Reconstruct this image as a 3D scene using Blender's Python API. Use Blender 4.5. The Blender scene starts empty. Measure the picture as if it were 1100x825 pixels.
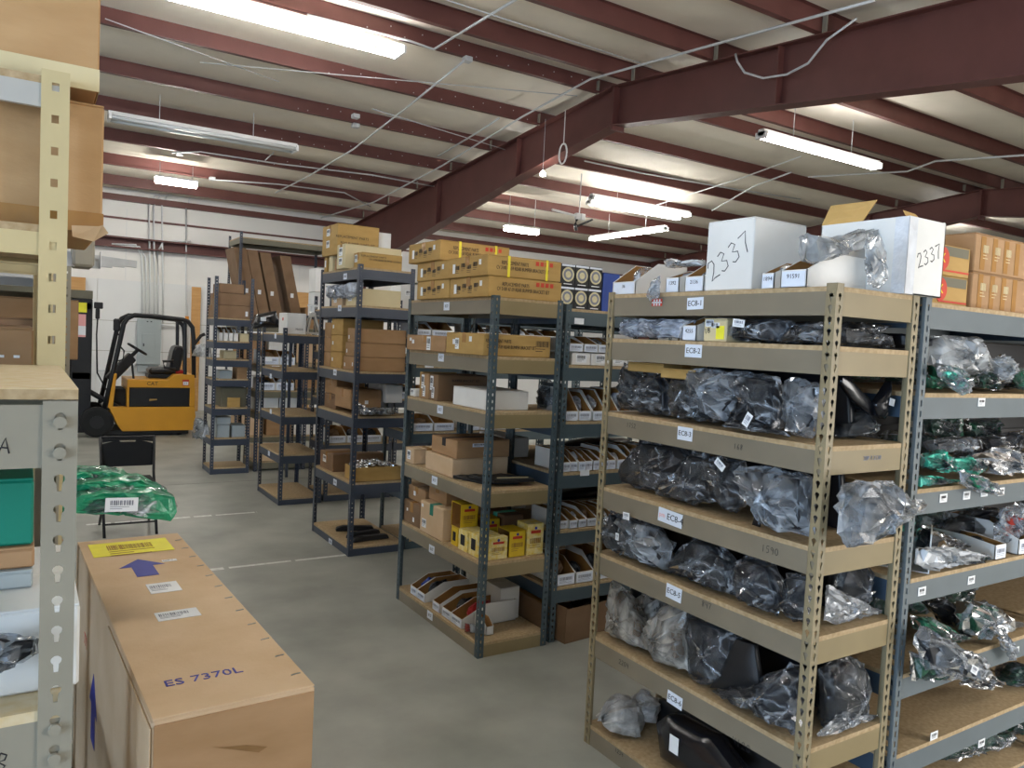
import bpy, bmesh, math, random
from mathutils import Vector, Matrix, noise

SC = bpy.context.scene
COL = SC.collection
PI = math.pi
# ---------------------------------------------------------------- camera
# world: x runs along the rack rows, y along the main aisle, z up; camera stands in the aisle at the origin
FPX, YAW, PIT, ROL, CAMH = 832.0, math.radians(57.6), math.radians(3.1), math.radians(2.83), 1.8
def _axes():
    fw = Vector((math.cos(YAW)*math.cos(PIT), math.sin(YAW)*math.cos(PIT), -math.sin(PIT)))
    r = fw.cross(Vector((0, 0, 1))).normalized(); u = r.cross(fw)
    return math.cos(ROL)*r + math.sin(ROL)*u, -math.sin(ROL)*r + math.cos(ROL)*u, fw
CR, CU, CW = _axes(); CC = Vector((0, 0, CAMH))
cam = bpy.data.cameras.new('camera'); camo = bpy.data.objects.new('camera', cam); COL.objects.link(camo)
cam.sensor_width = 36; cam.lens = FPX/1100*36; cam.clip_start = .02; cam.clip_end = 200
camo.matrix_world = Matrix.Translation(CC) @ Matrix((CR, CU, -CW)).transposed().to_4x4()
SC.camera = camo
# ---------------------------------------------------------------- world, daylight, exposure
w = bpy.data.worlds.new('world'); SC.world = w; w.use_nodes = True
w.node_tree.nodes['Background'].inputs[0].default_value = (.62, .76, 1, 1)
w.node_tree.nodes['Background'].inputs[1].default_value = .9
SC.view_settings.view_transform = 'Standard'; SC.view_settings.look = 'None'
SC.view_settings.exposure = 0.3; SC.view_settings.gamma = 1; SC.view_settings.use_curve_mapping = False
SC.cycles.use_denoising = True; SC.cycles.max_bounces = 8; SC.cycles.transparent_max_bounces = 24
SC.cycles.sample_clamp_indirect = 6; SC.cycles.caustics_reflective = False; SC.cycles.caustics_refractive = False
def daylight(name, loc, rot, sx, sy, power, col):
    l = bpy.data.lights.new(name, 'AREA'); l.shape = 'RECTANGLE'; l.size = sx; l.size_y = sy; l.energy = power; l.color = col
    o = bpy.data.objects.new(name, l); COL.objects.link(o); o.location = loc; o.rotation_euler = rot
# daylight through the left wall's door, and a fill lamp added behind the camera
daylight('daylight_left_door', (-6.9, -1.0, 1.7), (0, -PI/2, 0), 3.3, 3.5, 480, (.55, .74, 1))
daylight('daylight_front_door', (6.0, -2.93, 1.6), (PI/2, 0, 0), 3.4, 3.1, 260, (1, .95, .88))
TUBE = 46.0     # radiance of the lit fluorescent tubes

# ---------------------------------------------------------------- pixel measurement -> point in the place
def ray(px, py): return CW + CR*((px-550)/FPX) - CU*((py-412.5)/FPX)
def AX(px, py, x): d = ray(px, py); return CC + d*(x/d.x)
def AY(px, py, y): d = ray(px, py); return CC + d*(y/d.y)
def AZ(px, py, z): d = ray(px, py); return CC + d*((z-CAMH)/d.z)

# ---------------------------------------------------------------- materials
def lin(h):
    h = h.lstrip('#'); c = [int(h[i:i+2], 16)/255 for i in (0, 2, 4)]
    return tuple(x/12.92 if x <= .04045 else ((x+.055)/1.055)**2.4 for x in c) + (1,)
MATS = {}
def mat(name, col, rough=.6, var=.12, scale=8, metal=0, bump=0, bscale=60, stretch=(1, 1, 1), spec=.4, detail=4, col2=None, coords='Object'):
    m = bpy.data.materials.new(name); m.use_nodes = True; nt = m.node_tree; N = nt.nodes; L = nt.links
    b = N['Principled BSDF']; b.inputs['Roughness'].default_value = rough; b.inputs['Metallic'].default_value = metal
    b.inputs['Specular IOR Level'].default_value = spec
    c = lin(col) if isinstance(col, str) else col
    c2 = lin(col2) if col2 else tuple(x*(1-var*2) for x in c[:3]) + (1,)
    tc = N.new('ShaderNodeTexCoord'); mp = N.new('ShaderNodeMapping'); L.new(tc.outputs[coords], mp.inputs[0])
    mp.inputs['Scale'].default_value = stretch
    n = N.new('ShaderNodeTexNoise'); n.inputs['Scale'].default_value = scale; n.inputs['Detail'].default_value = detail
    L.new(mp.outputs[0], n.inputs['Vector'])
    r = N.new('ShaderNodeValToRGB'); r.color_ramp.elements[0].position = .3; r.color_ramp.elements[1].position = .7
    r.color_ramp.elements[0].color = c2; r.color_ramp.elements[1].color = c
    L.new(n.outputs[0], r.inputs[0]); L.new(r.outputs[0], b.inputs['Base Color'])
    if bump:
        n2 = N.new('ShaderNodeTexNoise'); n2.inputs['Scale'].default_value = bscale; n2.inputs['Detail'].default_value = 3
        L.new(mp.outputs[0], n2.inputs['Vector'])
        bp = N.new('ShaderNodeBump'); bp.inputs['Strength'].default_value = bump; bp.inputs['Distance'].default_value = .02
        L.new(n2.outputs[0], bp.inputs['Height']); L.new(bp.outputs[0], b.inputs['Normal'])
    MATS[name] = m; return m
mat('concrete', '#a3a49c', .42, scale=1.9, col2='#83857e', bump=.05, bscale=9, detail=9, spec=.35)
mat('floorline', '#e2e3df', .6, scale=30, col2='#c2c4be', detail=8)
mat('joint', '#6a6d69', .8)
mat('insul', '#f1e9da', .55, .04, scale=2, bump=.25, bscale=3.5, spec=.3)
mat('redsteel', '#673f3a', .5, .1, scale=3, spec=.35)
mat('wallpaint', '#e9e7e2', .6, .03, scale=2)
mat('wallpanel', '#dfe0df', .6, .02, scale=2)
mat('tan', '#8c7c59', .42, .06, scale=5, spec=.45)
mat('tangrey', '#807766', .42, .07, scale=5, spec=.45)  # tan with the shade of aisle-facing beams put into the colour
mat('tanpost', '#8f8265', .45, .07, scale=9, spec=.45)
mat('teal', '#46555b', .45, .08, scale=6, spec=.45)
mat('greyblue', '#666f73', .42, .07, scale=5, spec=.45)
mat('blue', '#3d4f61', .42, .07, scale=6, spec=.45)
mat('navy', '#3a4250', .45, .07, scale=6, spec=.45)
mat('olive', '#6e6a58', .45, .07, scale=6)
mat('gsteel', '#958f80', .42, .05, scale=6, spec=.45)
mat('cream', '#c9b88c', .4, .05, scale=7, spec=.5)
mat('whitesteel', '#b7b5b0', .4, .05, scale=6)
mat('chip', '#b7a07e', .7, scale=60, col2='#9d8560', detail=6, bump=.08, bscale=200)
mat('chiplight', '#d2c2a2', .7, scale=40, col2='#c9b184', detail=6)
mat('card', '#a98662', .75, scale=5, col2='#9a7853', stretch=(1, 1, 3), bump=.05, bscale=60)
mat('cardgold', '#b8965a', .75, scale=6, col2='#a9874c', stretch=(1, 1, 3))
mat('cardpale', '#d2b796', .75, scale=3, col2='#c6a884', stretch=(2, 2, 2), bump=.04, bscale=40)
mat('carddark', '#866a50', .75, scale=5, col2='#775c42')
mat('cardwarm', '#bf9a6e', .75, scale=5, col2='#b08a5e', stretch=(1, 1, 3), bump=.05, bscale=60)  # card with the stronger front-right light put into its colour
mat('kraft', '#a2763f', .8, scale=8, col2='#8c6232')
mat('cream_card', '#d8c9a0', .75, .05, scale=6)
mat('tape', '#a97c44', .25, .06, scale=20, spec=.6)
mat('whitebox', '#e6e5e1', .65, .05, scale=6, bump=.04, bscale=40)
mat('paper', '#eef0f2', .6, .03, scale=20)
mat('paperblue', '#dfe6f2', .6, .03, scale=20)
mat('yellowpaper', '#f2e93c', .6, .04, scale=20)
mat('yellowbox', '#e3c22e', .5, scale=18, col2='#d9b521')
mat('yellowwhite', '#eadfae', .5, scale=40, col2='#e3c546', detail=6)
mat('yellowstrap', '#f1df1c', .4, .03)
mat('ink', '#1d1c22', .6, 0)
mat('inkblue', '#3a3f96', .6, .05, scale=40)
mat('inkred', '#c8402c', .6, .05)
mat('inkgrey', '#7b7f8c', .6, 0)
mat('pinkink', '#e9a9a6', .6, 0)
mat('black', '#17181b', .5, .1, scale=5, spec=.45)
mat('gloss', '#15171d', .2, .1, scale=5, spec=.6)
mat('darkpart', '#12161f', .35, .2, scale=9, spec=.45)
mat('rubber', '#1b1b1b', .8, .1)
mat('forkyellow', '#d79a2b', .4, .06, scale=3, spec=.5)
mat('panelgrey', '#a3adb0', .45, .03, scale=4)
mat('galv', '#c9ccce', .38, .05, scale=20, metal=.2)
mat('conduitgrey', '#dfe1e2', .45, .04, scale=20)
mat('chrome', '#c8c8c8', .25, .1, scale=80, metal=1)
mat('housing', '#ececea', .4, .02)
mat('tubeoff', '#d8dcdc', .2, .02)
mat('greenbox', '#12806c', .5, .06, scale=6)
mat('green', '#1f9468', .3, .15, scale=25, spec=.6, bump=.4, bscale=30)
mat('greendark', '#0f4d36', .35, .15, scale=20, spec=.6, bump=.4, bscale=30)
mat('mint', '#62e0c6', .3, scale=30, col2='#3cc4a6', spec=.6, bump=.4, bscale=30)
mat('blueprint', '#2f4b9b', .4, .1, scale=12)
mat('cordblue', '#27408f', .5, .05)
mat('plywood', '#c69a62', .6, scale=4, col2='#b98a52', stretch=(1, 1, 6))
mat('wood', '#8d6a43', .7, scale=6, col2='#77562f', stretch=(1, 1, 5))
mat('seatvinyl', '#1c1c1f', .35, .1, scale=20, spec=.5)
mat('amber', '#f59a1b', .3, .05)
mat('lensprint', '#d9cfa6', .4, .1, scale=30)
mat('redplastic', '#a52022', .4, .05)
mat('hazewhite', '#dcdfe4', .35, .08, scale=14, bump=.5, bscale=18, spec=.6)

def emat(name, col, s):
    m = bpy.data.materials.new(name); m.use_nodes = True; nt = m.node_tree; nt.nodes.clear()
    e = nt.nodes.new('ShaderNodeEmission'); o = nt.nodes.new('ShaderNodeOutputMaterial')
    e.inputs[0].default_value = col; e.inputs[1].default_value = s; nt.links.new(e.outputs[0], o.inputs[0]); MATS[name] = m
emat('tubelit', (1, .975, .93, 1), TUBE)
emat('smalllit', (1, .97, .9, 1), TUBE*2.6)

def film(name, tint, haze, gloss=.2, hz=(.8, .86, .94), rough=.12, bump=.36, bs=19, line=.55):
    """clear crinkled polythene: see-through, shiny, whitened along its creases"""
    m = bpy.data.materials.new(name); m.use_nodes = True; nt = m.node_tree; N = nt.nodes; L = nt.links; N.clear()
    def nd(t, **k):
        x = N.new(t)
        for a_, v_ in k.items():
            if a_[0] == 'i': x.inputs[int(a_[1:])].default_value = v_
            else: setattr(x, a_, v_)
        return x
    out = nd('ShaderNodeOutputMaterial'); tc = nd('ShaderNodeTexCoord')
    tr = nd('ShaderNodeBsdfTransparent', i0=tint+(1,)); df = nd('ShaderNodeBsdfDiffuse', i0=hz+(1,)); tl = nd('ShaderNodeBsdfTranslucent', i0=hz+(1,))
    gl = nd('ShaderNodeBsdfGlossy'); gl.inputs['Roughness'].default_value = rough
    def noise_(sc, det, dis):
        n = nd('ShaderNodeTexNoise'); n.inputs['Scale'].default_value = sc; n.inputs['Detail'].default_value = det; n.inputs['Distortion'].default_value = dis
        L.new(tc.outputs['Object'], n.inputs['Vector']); return n
    def math_(op, a_, b_=None, v=None, clamp=False):
        x = nd('ShaderNodeMath', operation=op); x.use_clamp = clamp; L.new(a_, x.inputs[0])
        if b_ is not None: L.new(b_, x.inputs[1])
        elif v is not None: x.inputs[1].default_value = v
        return x.outputs[0]
    warp = noise_(6, 3, 0); vm = nd('ShaderNodeVectorMath', operation='MULTIPLY_ADD'); vm.inputs[1].default_value = (.16, .16, .16)
    L.new(warp.outputs['Color'], vm.inputs[0]); L.new(tc.outputs['Object'], vm.inputs[2])
    def creases(sc, wdt):
        v = nd('ShaderNodeTexVoronoi', feature='DISTANCE_TO_EDGE'); v.inputs['Scale'].default_value = sc; L.new(vm.outputs[0], v.inputs['Vector'])
        mr = nd('ShaderNodeMapRange', i1=0., i2=wdt, i3=1., i4=0.); L.new(v.outputs[0], mr.inputs[0]); return v.outputs[0], mr.outputs[0]
    d1, c1 = creases(bs*.42, .07); d2, c2 = creases(bs*1.0, .1)
    mask = nd('ShaderNodeMapRange', i1=.42, i2=.62, i3=0., i4=1.); L.new(noise_(bs*.35, 2, 0).outputs[0], mask.inputs[0])
    ln = math_('MULTIPLY', math_('ADD', c1, math_('MULTIPLY', c2, v=.5)), mask.outputs[0])
    bp = nd('ShaderNodeBump'); bp.inputs['Strength'].default_value = bump; bp.inputs['Distance'].default_value = .02
    L.new(math_('ADD', math_('ADD', d1, math_('MULTIPLY', d2, v=.6)), noise_(bs*.6, 3, 1.).outputs[0]), bp.inputs['Height'])
    for sh in (df, gl, tl): L.new(bp.outputs[0], sh.inputs['Normal'])
    m0 = nd('ShaderNodeMixShader', i0=.35); L.new(df.outputs[0], m0.inputs[1]); L.new(tl.outputs[0], m0.inputs[2])
    hn = nd('ShaderNodeMapRange', i1=.4, i2=.7, i3=haze*.4, i4=min(1., haze*2)); L.new(noise_(bs*.3, 4, 1.5).outputs[0], hn.inputs[0])
    fac = math_('ADD', hn.outputs[0], math_('MULTIPLY', ln, v=line), clamp=True)
    m1 = nd('ShaderNodeMixShader'); L.new(fac, m1.inputs[0]); L.new(tr.outputs[0], m1.inputs[1]); L.new(m0.outputs[0], m1.inputs[2])
    fr = nd('ShaderNodeFresnel', i0=1.42); L.new(bp.outputs[0], fr.inputs['Normal'])
    mm = nd('ShaderNodeMath', operation='MULTIPLY_ADD'); mm.inputs[1].default_value = .9; mm.inputs[2].default_value = gloss*.1; L.new(fr.outputs[0], mm.inputs[0])
    m2 = nd('ShaderNodeMixShader'); L.new(mm.outputs[0], m2.inputs[0]); L.new(m1.outputs[0], m2.inputs[1]); L.new(gl.outputs[0], m2.inputs[2])
    L.new(m2.outputs[0], out.inputs[0]); MATS[name] = m
film('clear', (.95, .96, .98), .05, rough=.15, bump=.26, bs=15)
film('pale', (.9, .93, .96), .38, rough=.25, line=.4, bump=.16, hz=(.85, .88, .9), bs=11)
film('clearhazy', (.92, .94, .96), .24, rough=.22, line=.6, bump=.22, bs=12)
film('frosted', (.85, .85, .84), .55, hz=(.7, .68, .63), bump=.35, rough=.3, line=.3)
film('milky', (.8, .85, .95), .75, hz=(.78, .84, .95), rough=.25, line=.3)
film('whitebag', (.7, .7, .7), .95, hz=(.86, .86, .85), rough=.35, line=.2)

# ---------------------------------------------------------------- mesh helpers
class MB:
    def __init__(s): s.v = []; s.f = []
    def add(s, vs, fs):
        o = len(s.v); s.v += [tuple(v) for v in vs]; s.f += [tuple(i+o for i in f) for f in fs]; return s
    def box(s, x0, x1, y0, y1, z0, z1):
        return s.add([(x0, y0, z0), (x1, y0, z0), (x1, y1, z0), (x0, y1, z0), (x0, y0, z1), (x1, y0, z1), (x1, y1, z1), (x0, y1, z1)],
                     [(0, 3, 2, 1), (4, 5, 6, 7), (0, 1, 5, 4), (1, 2, 6, 5), (2, 3, 7, 6), (3, 0, 4, 7)])
    def prism(s, pts, axis, a, b):
        """closed outline (2D) extruded from a to b along axis 0/1/2"""
        n = len(pts)
        def mk(p, t):
            q = list(p); q.insert(axis, t); return tuple(q)
        vs = [mk(p, a) for p in pts] + [mk(p, b) for p in pts]
        fs = [tuple(range(n)), tuple(range(2*n-1, n-1, -1))] + [(i, i+n, (i+1) % n+n, (i+1) % n) for i in range(n)]
        return s.add(vs, fs)
    def tube(s, path, r, n=8, cap=True):
        path = [Vector(p) for p in path]; rings = []
        up = Vector((0, 0, 1))
        for i, p in enumerate(path):
            t = (path[min(i+1, len(path)-1)]-path[max(i-1, 0)]).normalized()
            a = t.cross(up)
            if a.length < .05: a = t.cross(Vector((1, 0, 0)))
            a.normalize(); b = t.cross(a)
            rr = r[i] if isinstance(r, (list, tuple)) else r
            rings.append([p+(a*math.cos(2*PI*k/n)+b*math.sin(2*PI*k/n))*rr for k in range(n)])
        vs = [v for rg in rings for v in rg]; fs = []
        for i in range(len(rings)-1):
            for k in range(n):
                fs.append((i*n+k, i*n+(k+1) % n, (i+1)*n+(k+1) % n, (i+1)*n+k))
        if cap: fs += [tuple(range(n-1, -1, -1)), tuple((len(rings)-1)*n+k for k in range(n))]
        return s.add(vs, fs)
    def disc(s, c, axis, r, h, n=16):
        c = Vector(c); d = Vector((0, 0, 0)); d[axis] = h
        return s.tube([c, c+d], r, n)
    def mesh(s, name, smooth=False, bevel=0, solid=0):
        me = bpy.data.meshes.new(name); me.from_pydata(s.v, [], s.f)
        if bevel or solid or True:
            bm = bmesh.new(); bm.from_mesh(me)
            bmesh.ops.recalc_face_normals(bm, faces=bm.faces)
            if bevel: bmesh.ops.bevel(bm, geom=list(bm.edges), offset=bevel, segments=1, affect='EDGES', profile=.5)
            bm.to_mesh(me); bm.free()
        if smooth:
            for p in me.polygons: p.use_smooth = True
        return me
def setm(me, m):
    me.materials.clear(); me.materials.append(MATS[m])
def thing(name, label, cat, loc=(0, 0, 0), rz=0, group=None, kind=None):
    o = bpy.data.objects.new(name, None); COL.objects.link(o); o.location = loc; o.rotation_euler = (0, 0, rz); o.empty_display_size = .05
    tag(o, label, cat, group, kind); return o
def tag(o, label=None, cat=None, group=None, kind=None):
    if label: o['label'] = label
    if cat: o['category'] = cat
    if group: o['group'] = group
    if kind: o['kind'] = kind
    return o
def part(name, mb, m, parent=None, loc=(0, 0, 0), rz=0, smooth=False, bevel=0, label=None, rot=None):
    if isinstance(mb, MB): me = mb.mesh(name, smooth, bevel); setm(me, m)
    else: me = mb
    o = bpy.data.objects.new(name, me); COL.objects.link(o); o.parent = parent; o.location = loc
    o.rotation_euler = rot if rot else (0, 0, rz)
    if label: o['label'] = label
    return o
def single(name, mb, m, label, cat, loc=(0, 0, 0), rz=0, group=None, kind=None, **k):
    return tag(part(name, mb, m, None, loc, rz, **k), label, cat, group, kind)
_T = {}
def textmesh(s, size, m, extr=.0004, shear=0.):
    key = (s, size, m, shear)
    if key not in _T:
        c = bpy.data.curves.new('lettering', 'FONT'); c.body = s; c.size = size; c.align_x = 'CENTER'; c.align_y = 'CENTER'; c.extrude = extr
        c.resolution_u = 2; c.shear = shear
        o = bpy.data.objects.new('lettering_tmp', c); COL.objects.link(o)
        bpy.context.view_layer.update()
        me = bpy.data.meshes.new_from_object(o.evaluated_get(bpy.context.evaluated_depsgraph_get()))
        bpy.data.objects.remove(o); me.name = 'lettering'; setm(me, m); _T[key] = me
    return _T[key]
FACE = {'-y': (Vector((1, 0, 0)), Vector((0, 0, 1)), Vector((0, -1, 0))), '+y': (Vector((-1, 0, 0)), Vector((0, 0, 1)), Vector((0, 1, 0))),
        '-x': (Vector((0, -1, 0)), Vector((0, 0, 1)), Vector((-1, 0, 0))), '+x': (Vector((0, 1, 0)), Vector((0, 0, 1)), Vector((1, 0, 0))),
        '+z': (Vector((1, 0, 0)), Vector((0, 1, 0)), Vector((0, 0, 1)))}
def place(o, face, c, ang=0):
    """lay a flat mesh (local xy) on a face, centred at c in the parent's frame"""
    u, v, n = FACE[face]
    M = Matrix((u, v, n)).transposed().to_4x4()
    o.matrix_local = Matrix.Translation(c) @ M @ Matrix.Rotation(ang, 4, 'Z'); return o
_P = {}
def plate(wd, ht, m, th=.0012):
    k = (round(wd, 4), round(ht, 4), m, th)
    if k not in _P:
        me = MB().box(-wd/2, wd/2, -ht/2, ht/2, 0, th).mesh('label_plate'); setm(me, m); _P[k] = me
    return _P[k]
def barcode(wd, ht, m='ink', seed=1, rows=2):
    k = ('bar', round(wd, 4), round(ht, 4), m, seed)
    if k not in _P:
        R = random.Random(seed); mb = MB(); x = -wd/2
        while x < wd/2-.002:
            b = R.choice((.0015, .0025, .004)); b = min(b, wd/2-x); mb.box(x, x+b, -ht*.05, ht*.45, 0, .0003); x += b+R.choice((.0015, .003))
        for r in range(rows):
            y = -ht*.18-r*ht*.2; mb.box(-wd/2, -wd/2+wd*R.uniform(.5, 1), y-ht*.05, y, 0, .0003)
        me = mb.mesh('print'); setm(me, m); _P[k] = me
    return _P[k]
def onface(parent, me, name, face, c, off=.0006, ang=0, label=None, sx=1):
    o = part(name, me, None, parent); n = FACE[face][2]
    place(o, face, Vector(c)+n*off, ang)
    if sx != 1: o.scale = (sx, 1, 1)
    if label: o['label'] = label
    return o
def text(parent, s, size, m, face, c, off=.0012, ang=0, shear=0, sx=1):
    return onface(parent, textmesh(s, size, m, shear=shear), 'lettering', face, c, off, ang, sx=sx)

_ST = {'0': [[(.3, 1), (.08, .75), (.05, .35), (.25, 0), (.5, .2), (.55, .7), (.35, 1)]], '1': [[(.3, 1), (.27, 0)]],
       '2': [[(.05, .75), (.2, .97), (.45, .95), (.5, .7), (.3, .35), (.0, .0), (.25, .06), (.6, .02)]],
       '3': [[(.08, .92), (.35, 1), (.5, .8), (.2, .56), (.5, .4), (.45, .1), (.15, 0), (.0, .12)]],
       '4': [[(.1, 1), (.05, .5), (.5, .52)], [(.5, 1), (.45, 0)]], '5': [[(.55, 1), (.15, .98), (.12, .6), (.45, .55), (.5, .15), (.1, 0)]],
       '7': [[(.0, .95), (.55, 1), (.3, .5), (.2, 0)]], '8': [[(.5, .85), (.25, 1), (.1, .75), (.5, .3), (.25, 0), (.05, .25), (.45, .7), (.5, .85)]],
       '9': [[(.5, .75), (.25, 1), (.05, .75), (.3, .5), (.5, .75), (.45, 0)]], '6': [[(.45, 1), (.1, .5), (.1, .1), (.4, .0), (.5, .3), (.15, .45)]],
       'A': [[(.0, 0), (.3, 1), (.6, 0)], [(.12, .38), (.5, .36)]], 'B': [[(.1, 1), (.05, 0), (.4, .02), (.5, .3), (.1, .5), (.4, .62), (.42, .9), (.1, 1)]]}
def scrawl(parent, word, face, c, h, ang=0, r=.0022, m='ink', gap=.78):
    """marker handwriting"""
    mb = MB(); n = len(word)
    for i, ch in enumerate(word):
        for st in _ST[ch]: mb.tube([((p[0]+(i-(n-1)/2)*gap-.3)*h, (p[1]-.5)*h, 0) for p in st], r, 5)
    me = mb.mesh('handwriting', smooth=True); setm(me, m)
    o = onface(parent, me, 'handwriting', face, c, .0004, ang); o.scale = (1, 1, .2); return o
# ---------------------------------------------------------------- the building shell
X0, X1, Y0, Y1, YR, ZR, SL = -7.0, 26.0, -3.0, 17.6, 8.0, 5.17, .091
def zb(y): return ZR-SL*abs(y-YR)           # underside of the purlins
fl = single('floor', MB().box(X0-.3, X1+.3, Y0-.3, Y1+.3, -.2, 0), 'concrete', None, None, kind='structure')
for yy in (9.35, 15.0): part('floor_joint', MB().box(X0, X1, yy-.004, yy+.004, 0, .0008), 'joint', fl)
for xx in (7.3,): part('floor_joint', MB().box(xx-.004, xx+.004, Y0, Y1, 0, .0008), 'joint', fl)
def dashes(y, x0, x1, seed):
    R = random.Random(seed); mb = MB(); x = x0
    while x < x1:
        l = R.uniform(.1, .5); xe = min(x1, x+l); wd = R.uniform(.02, .03)
        mb.add([(x, y-wd, .001), (xe, y-wd*R.uniform(.8, 1.1), .001), (xe, y+wd, .001), (x, y+wd*R.uniform(.7, 1), .001)], [(0, 1, 2, 3)]); x = xe+R.uniform(0, .05)
    part('painted_line', mb, 'floorline', fl)
dashes(7.7, .5, 1.98, 3); dashes(5.95, .95, 2.28, 5); dashes(4.7, 1.0, 1.06, 6)

bw = single('wall_back', MB().box(X0-.3, X1+.3, Y1, Y1+.2, 0, 4.5), 'wallpaint', None, None, kind='structure')
me = MB().box(0, 1.21, -.02, 0, 0, 2.66).mesh('wall_panel'); setm(me, 'wallpanel')
for i in range(20): part('wall_panel', me, None, bw, (-2.4+i*1.22, Y1, 0))
for zz in (1.22, 1.83): part('panel_joint', MB().box(-2.4, 22, -.0225, -.0195, zz, zz+.008), 'gsteel', bw, (0, Y1, 0))
gm = MB().prism([(0, 0), (-.2, 0), (-.2, .03), (-.015, .03), (-.015, .19), (-.2, .19), (-.2, .22), (0, .22)], 0, X0, X1).mesh('girt'); setm(gm, 'redsteel')
part('girt', gm, None, bw, (0, Y1, 3.3))
part('girt', MB().box(X0, X1, -.03, 0, 3.88, 3.92), 'redsteel', bw, (0, Y1, 0))
part('eave_strut', MB().box(X0, X1, -.12, 0, 4.24, 4.36), 'redsteel', bw, (0, Y1, 0))
for xx in (1.75, 5.3, 8.9, 12.4): part('seam', MB().box(xx, xx+.012, -.006, 0, 2.67, 4.1), 'wallpanel', bw, (0, Y1, 0))
lw = single('wall_left', MB().box(X0-.2, X0, Y0, -2.8, 0, 4.5).box(X0-.2, X0, .8, Y1, 0, 5.6).box(X0-.2, X0, -2.8, .8, 3.4, 5.6), 'wallpaint', None, None, kind='structure')
single('wall_right', MB().box(X1, X1+.2, Y0, Y1, 0, 5.6), 'wallpaint', None, None, kind='structure')
single('wall_front', MB().box(X0, 4.25, Y0-.2, Y0, 0, 4.5).box(7.75, X1, Y0-.2, Y0, 0, 4.5).box(4.25, 7.75, Y0-.2, Y0, 3.4, 4.5), 'wallpaint', None, None, kind='structure')

# roof: sagging insulation deck over Z purlins over two tapered frames
PL = [8.35+1.38*i for i in range(7)]; PRr = [7.65-1.38*i for i in range(8)]
ys = sorted([Y1+.1]+PL+PRr+[Y0-.1])
mb = MB(); prof = []
for a, b in zip(ys[:-1], ys[1:]):
    for k in range(6):
        t = k/6; y = a+(b-a)*t; prof.append((y, zb(y)+.205-.05*math.sin(PI*t)))
prof.append((ys[-1], zb(ys[-1])+.205))
n = len(prof); xs = [X0+(X1-X0)*i/24 for i in range(25)]
mb.add([(x, y, z) for x in xs for y, z in prof], [(i*n+j, (i+1)*n+j, (i+1)*n+j+1, i*n+j+1) for i in range(24) for j in range(n-1)])
mb.add([(X0-.2, Y0-.2, zb(Y0)+.3), (X1+.2, Y0-.2, zb(Y0)+.3), (X1+.2, YR, ZR+.3), (X0-.2, YR, ZR+.3), (X1+.2, Y1+.2, zb(Y1)+.3), (X0-.2, Y1+.2, zb(Y1)+.3)], [(0, 1, 2, 3), (3, 2, 4, 5)])
ce = single('ceiling', mb, 'insul', None, None, kind='structure', smooth=True)
def zsec(s):
    t = .005; f = .07
    return [(0, 0), (-s*f, 0), (-s*f, .02), (-s*(f-t), .02), (-s*(f-t), t), (-s*t, t), (-s*t, .2), (s*f, .2), (s*f, .195), (0, .195)]
pm = MB().prism(zsec(1), 0, X0, X1).mesh('purlin'); setm(pm, 'redsteel')
pm2 = MB().prism(zsec(-1), 0, X0, X1).mesh('purlin'); setm(pm2, 'redsteel')
for y in PL: part('purlin', pm, None, ce, (0, y, zb(y)))
for y in PRr: part('purlin', pm2, None, ce, (0, y, zb(y)))
BOT = [(-2.9, 3.45), (3.1, 4.02), (8.0, 4.66), (10.3, 4.33), (14.3, 3.65), (17.3, 3.1)]
def bot(y):
    for (a, za), (b, z2) in zip(BOT[:-1], BOT[1:]):
        if a <= y <= b: return za+(z2-za)*(y-a)/(b-a)
for fx in (6.5, 15.6):
    ysl = [-2.9, 0, 3.1, 5.5, 8.0, 10.3, 12.3, 14.3, 17.3]
    top = [(y, zb(y)-.002) for y in ysl]; bo = [(y, bot(y)) for y in ysl]
    rf = part('rafter', MB().prism(top+bo[::-1], 0, fx-.005, fx+.005), 'redsteel', ce)
    for L in (top, bo):
        s = -1 if L is top else 1
        part('flange', MB().prism(L+[(y, z+s*.014) for y, z in L[::-1]], 0, fx-.1, fx+.1), 'redsteel', rf)
    part('splice_plate', MB().box(fx-.1, fx+.1, YR-.02, YR+.02, 4.6, ZR-.004), 'redsteel', rf)
    for k, y in enumerate((10.3, 13.0, 5.4, 2.6)):
        part('stiffener', MB().box(fx-.09, fx-.006, y-.006, y+.006, bot(y), zb(y)-.01), 'redsteel', rf)
    part('column', MB().prism([(17.3, 0), (17.58, 0), (17.58, 4.1), (16.75, 4.1), (16.75, 3.2)], 0, fx-.1, fx+.1), 'redsteel', rf)
    mb = MB()
    for y in PL+PRr: mb.box(fx-.115, fx-.1, y-.06, y-.01, zb(y)-.01, zb(y)+.16)
    part('purlin_clip', mb, 'gsteel', rf)
mb = MB(); R = random.Random(4)
for y in PL[:5]:
    for k in range(14):
        x = 3.2+k*.23+R.uniform(-.05, .05); mb.disc((x, y-.006, zb(y)+R.choice((.05, .13))), 1, .008, -.004, 6)
part('bolt', mb, 'galv', ce)['kind'] = 'stuff'

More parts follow.
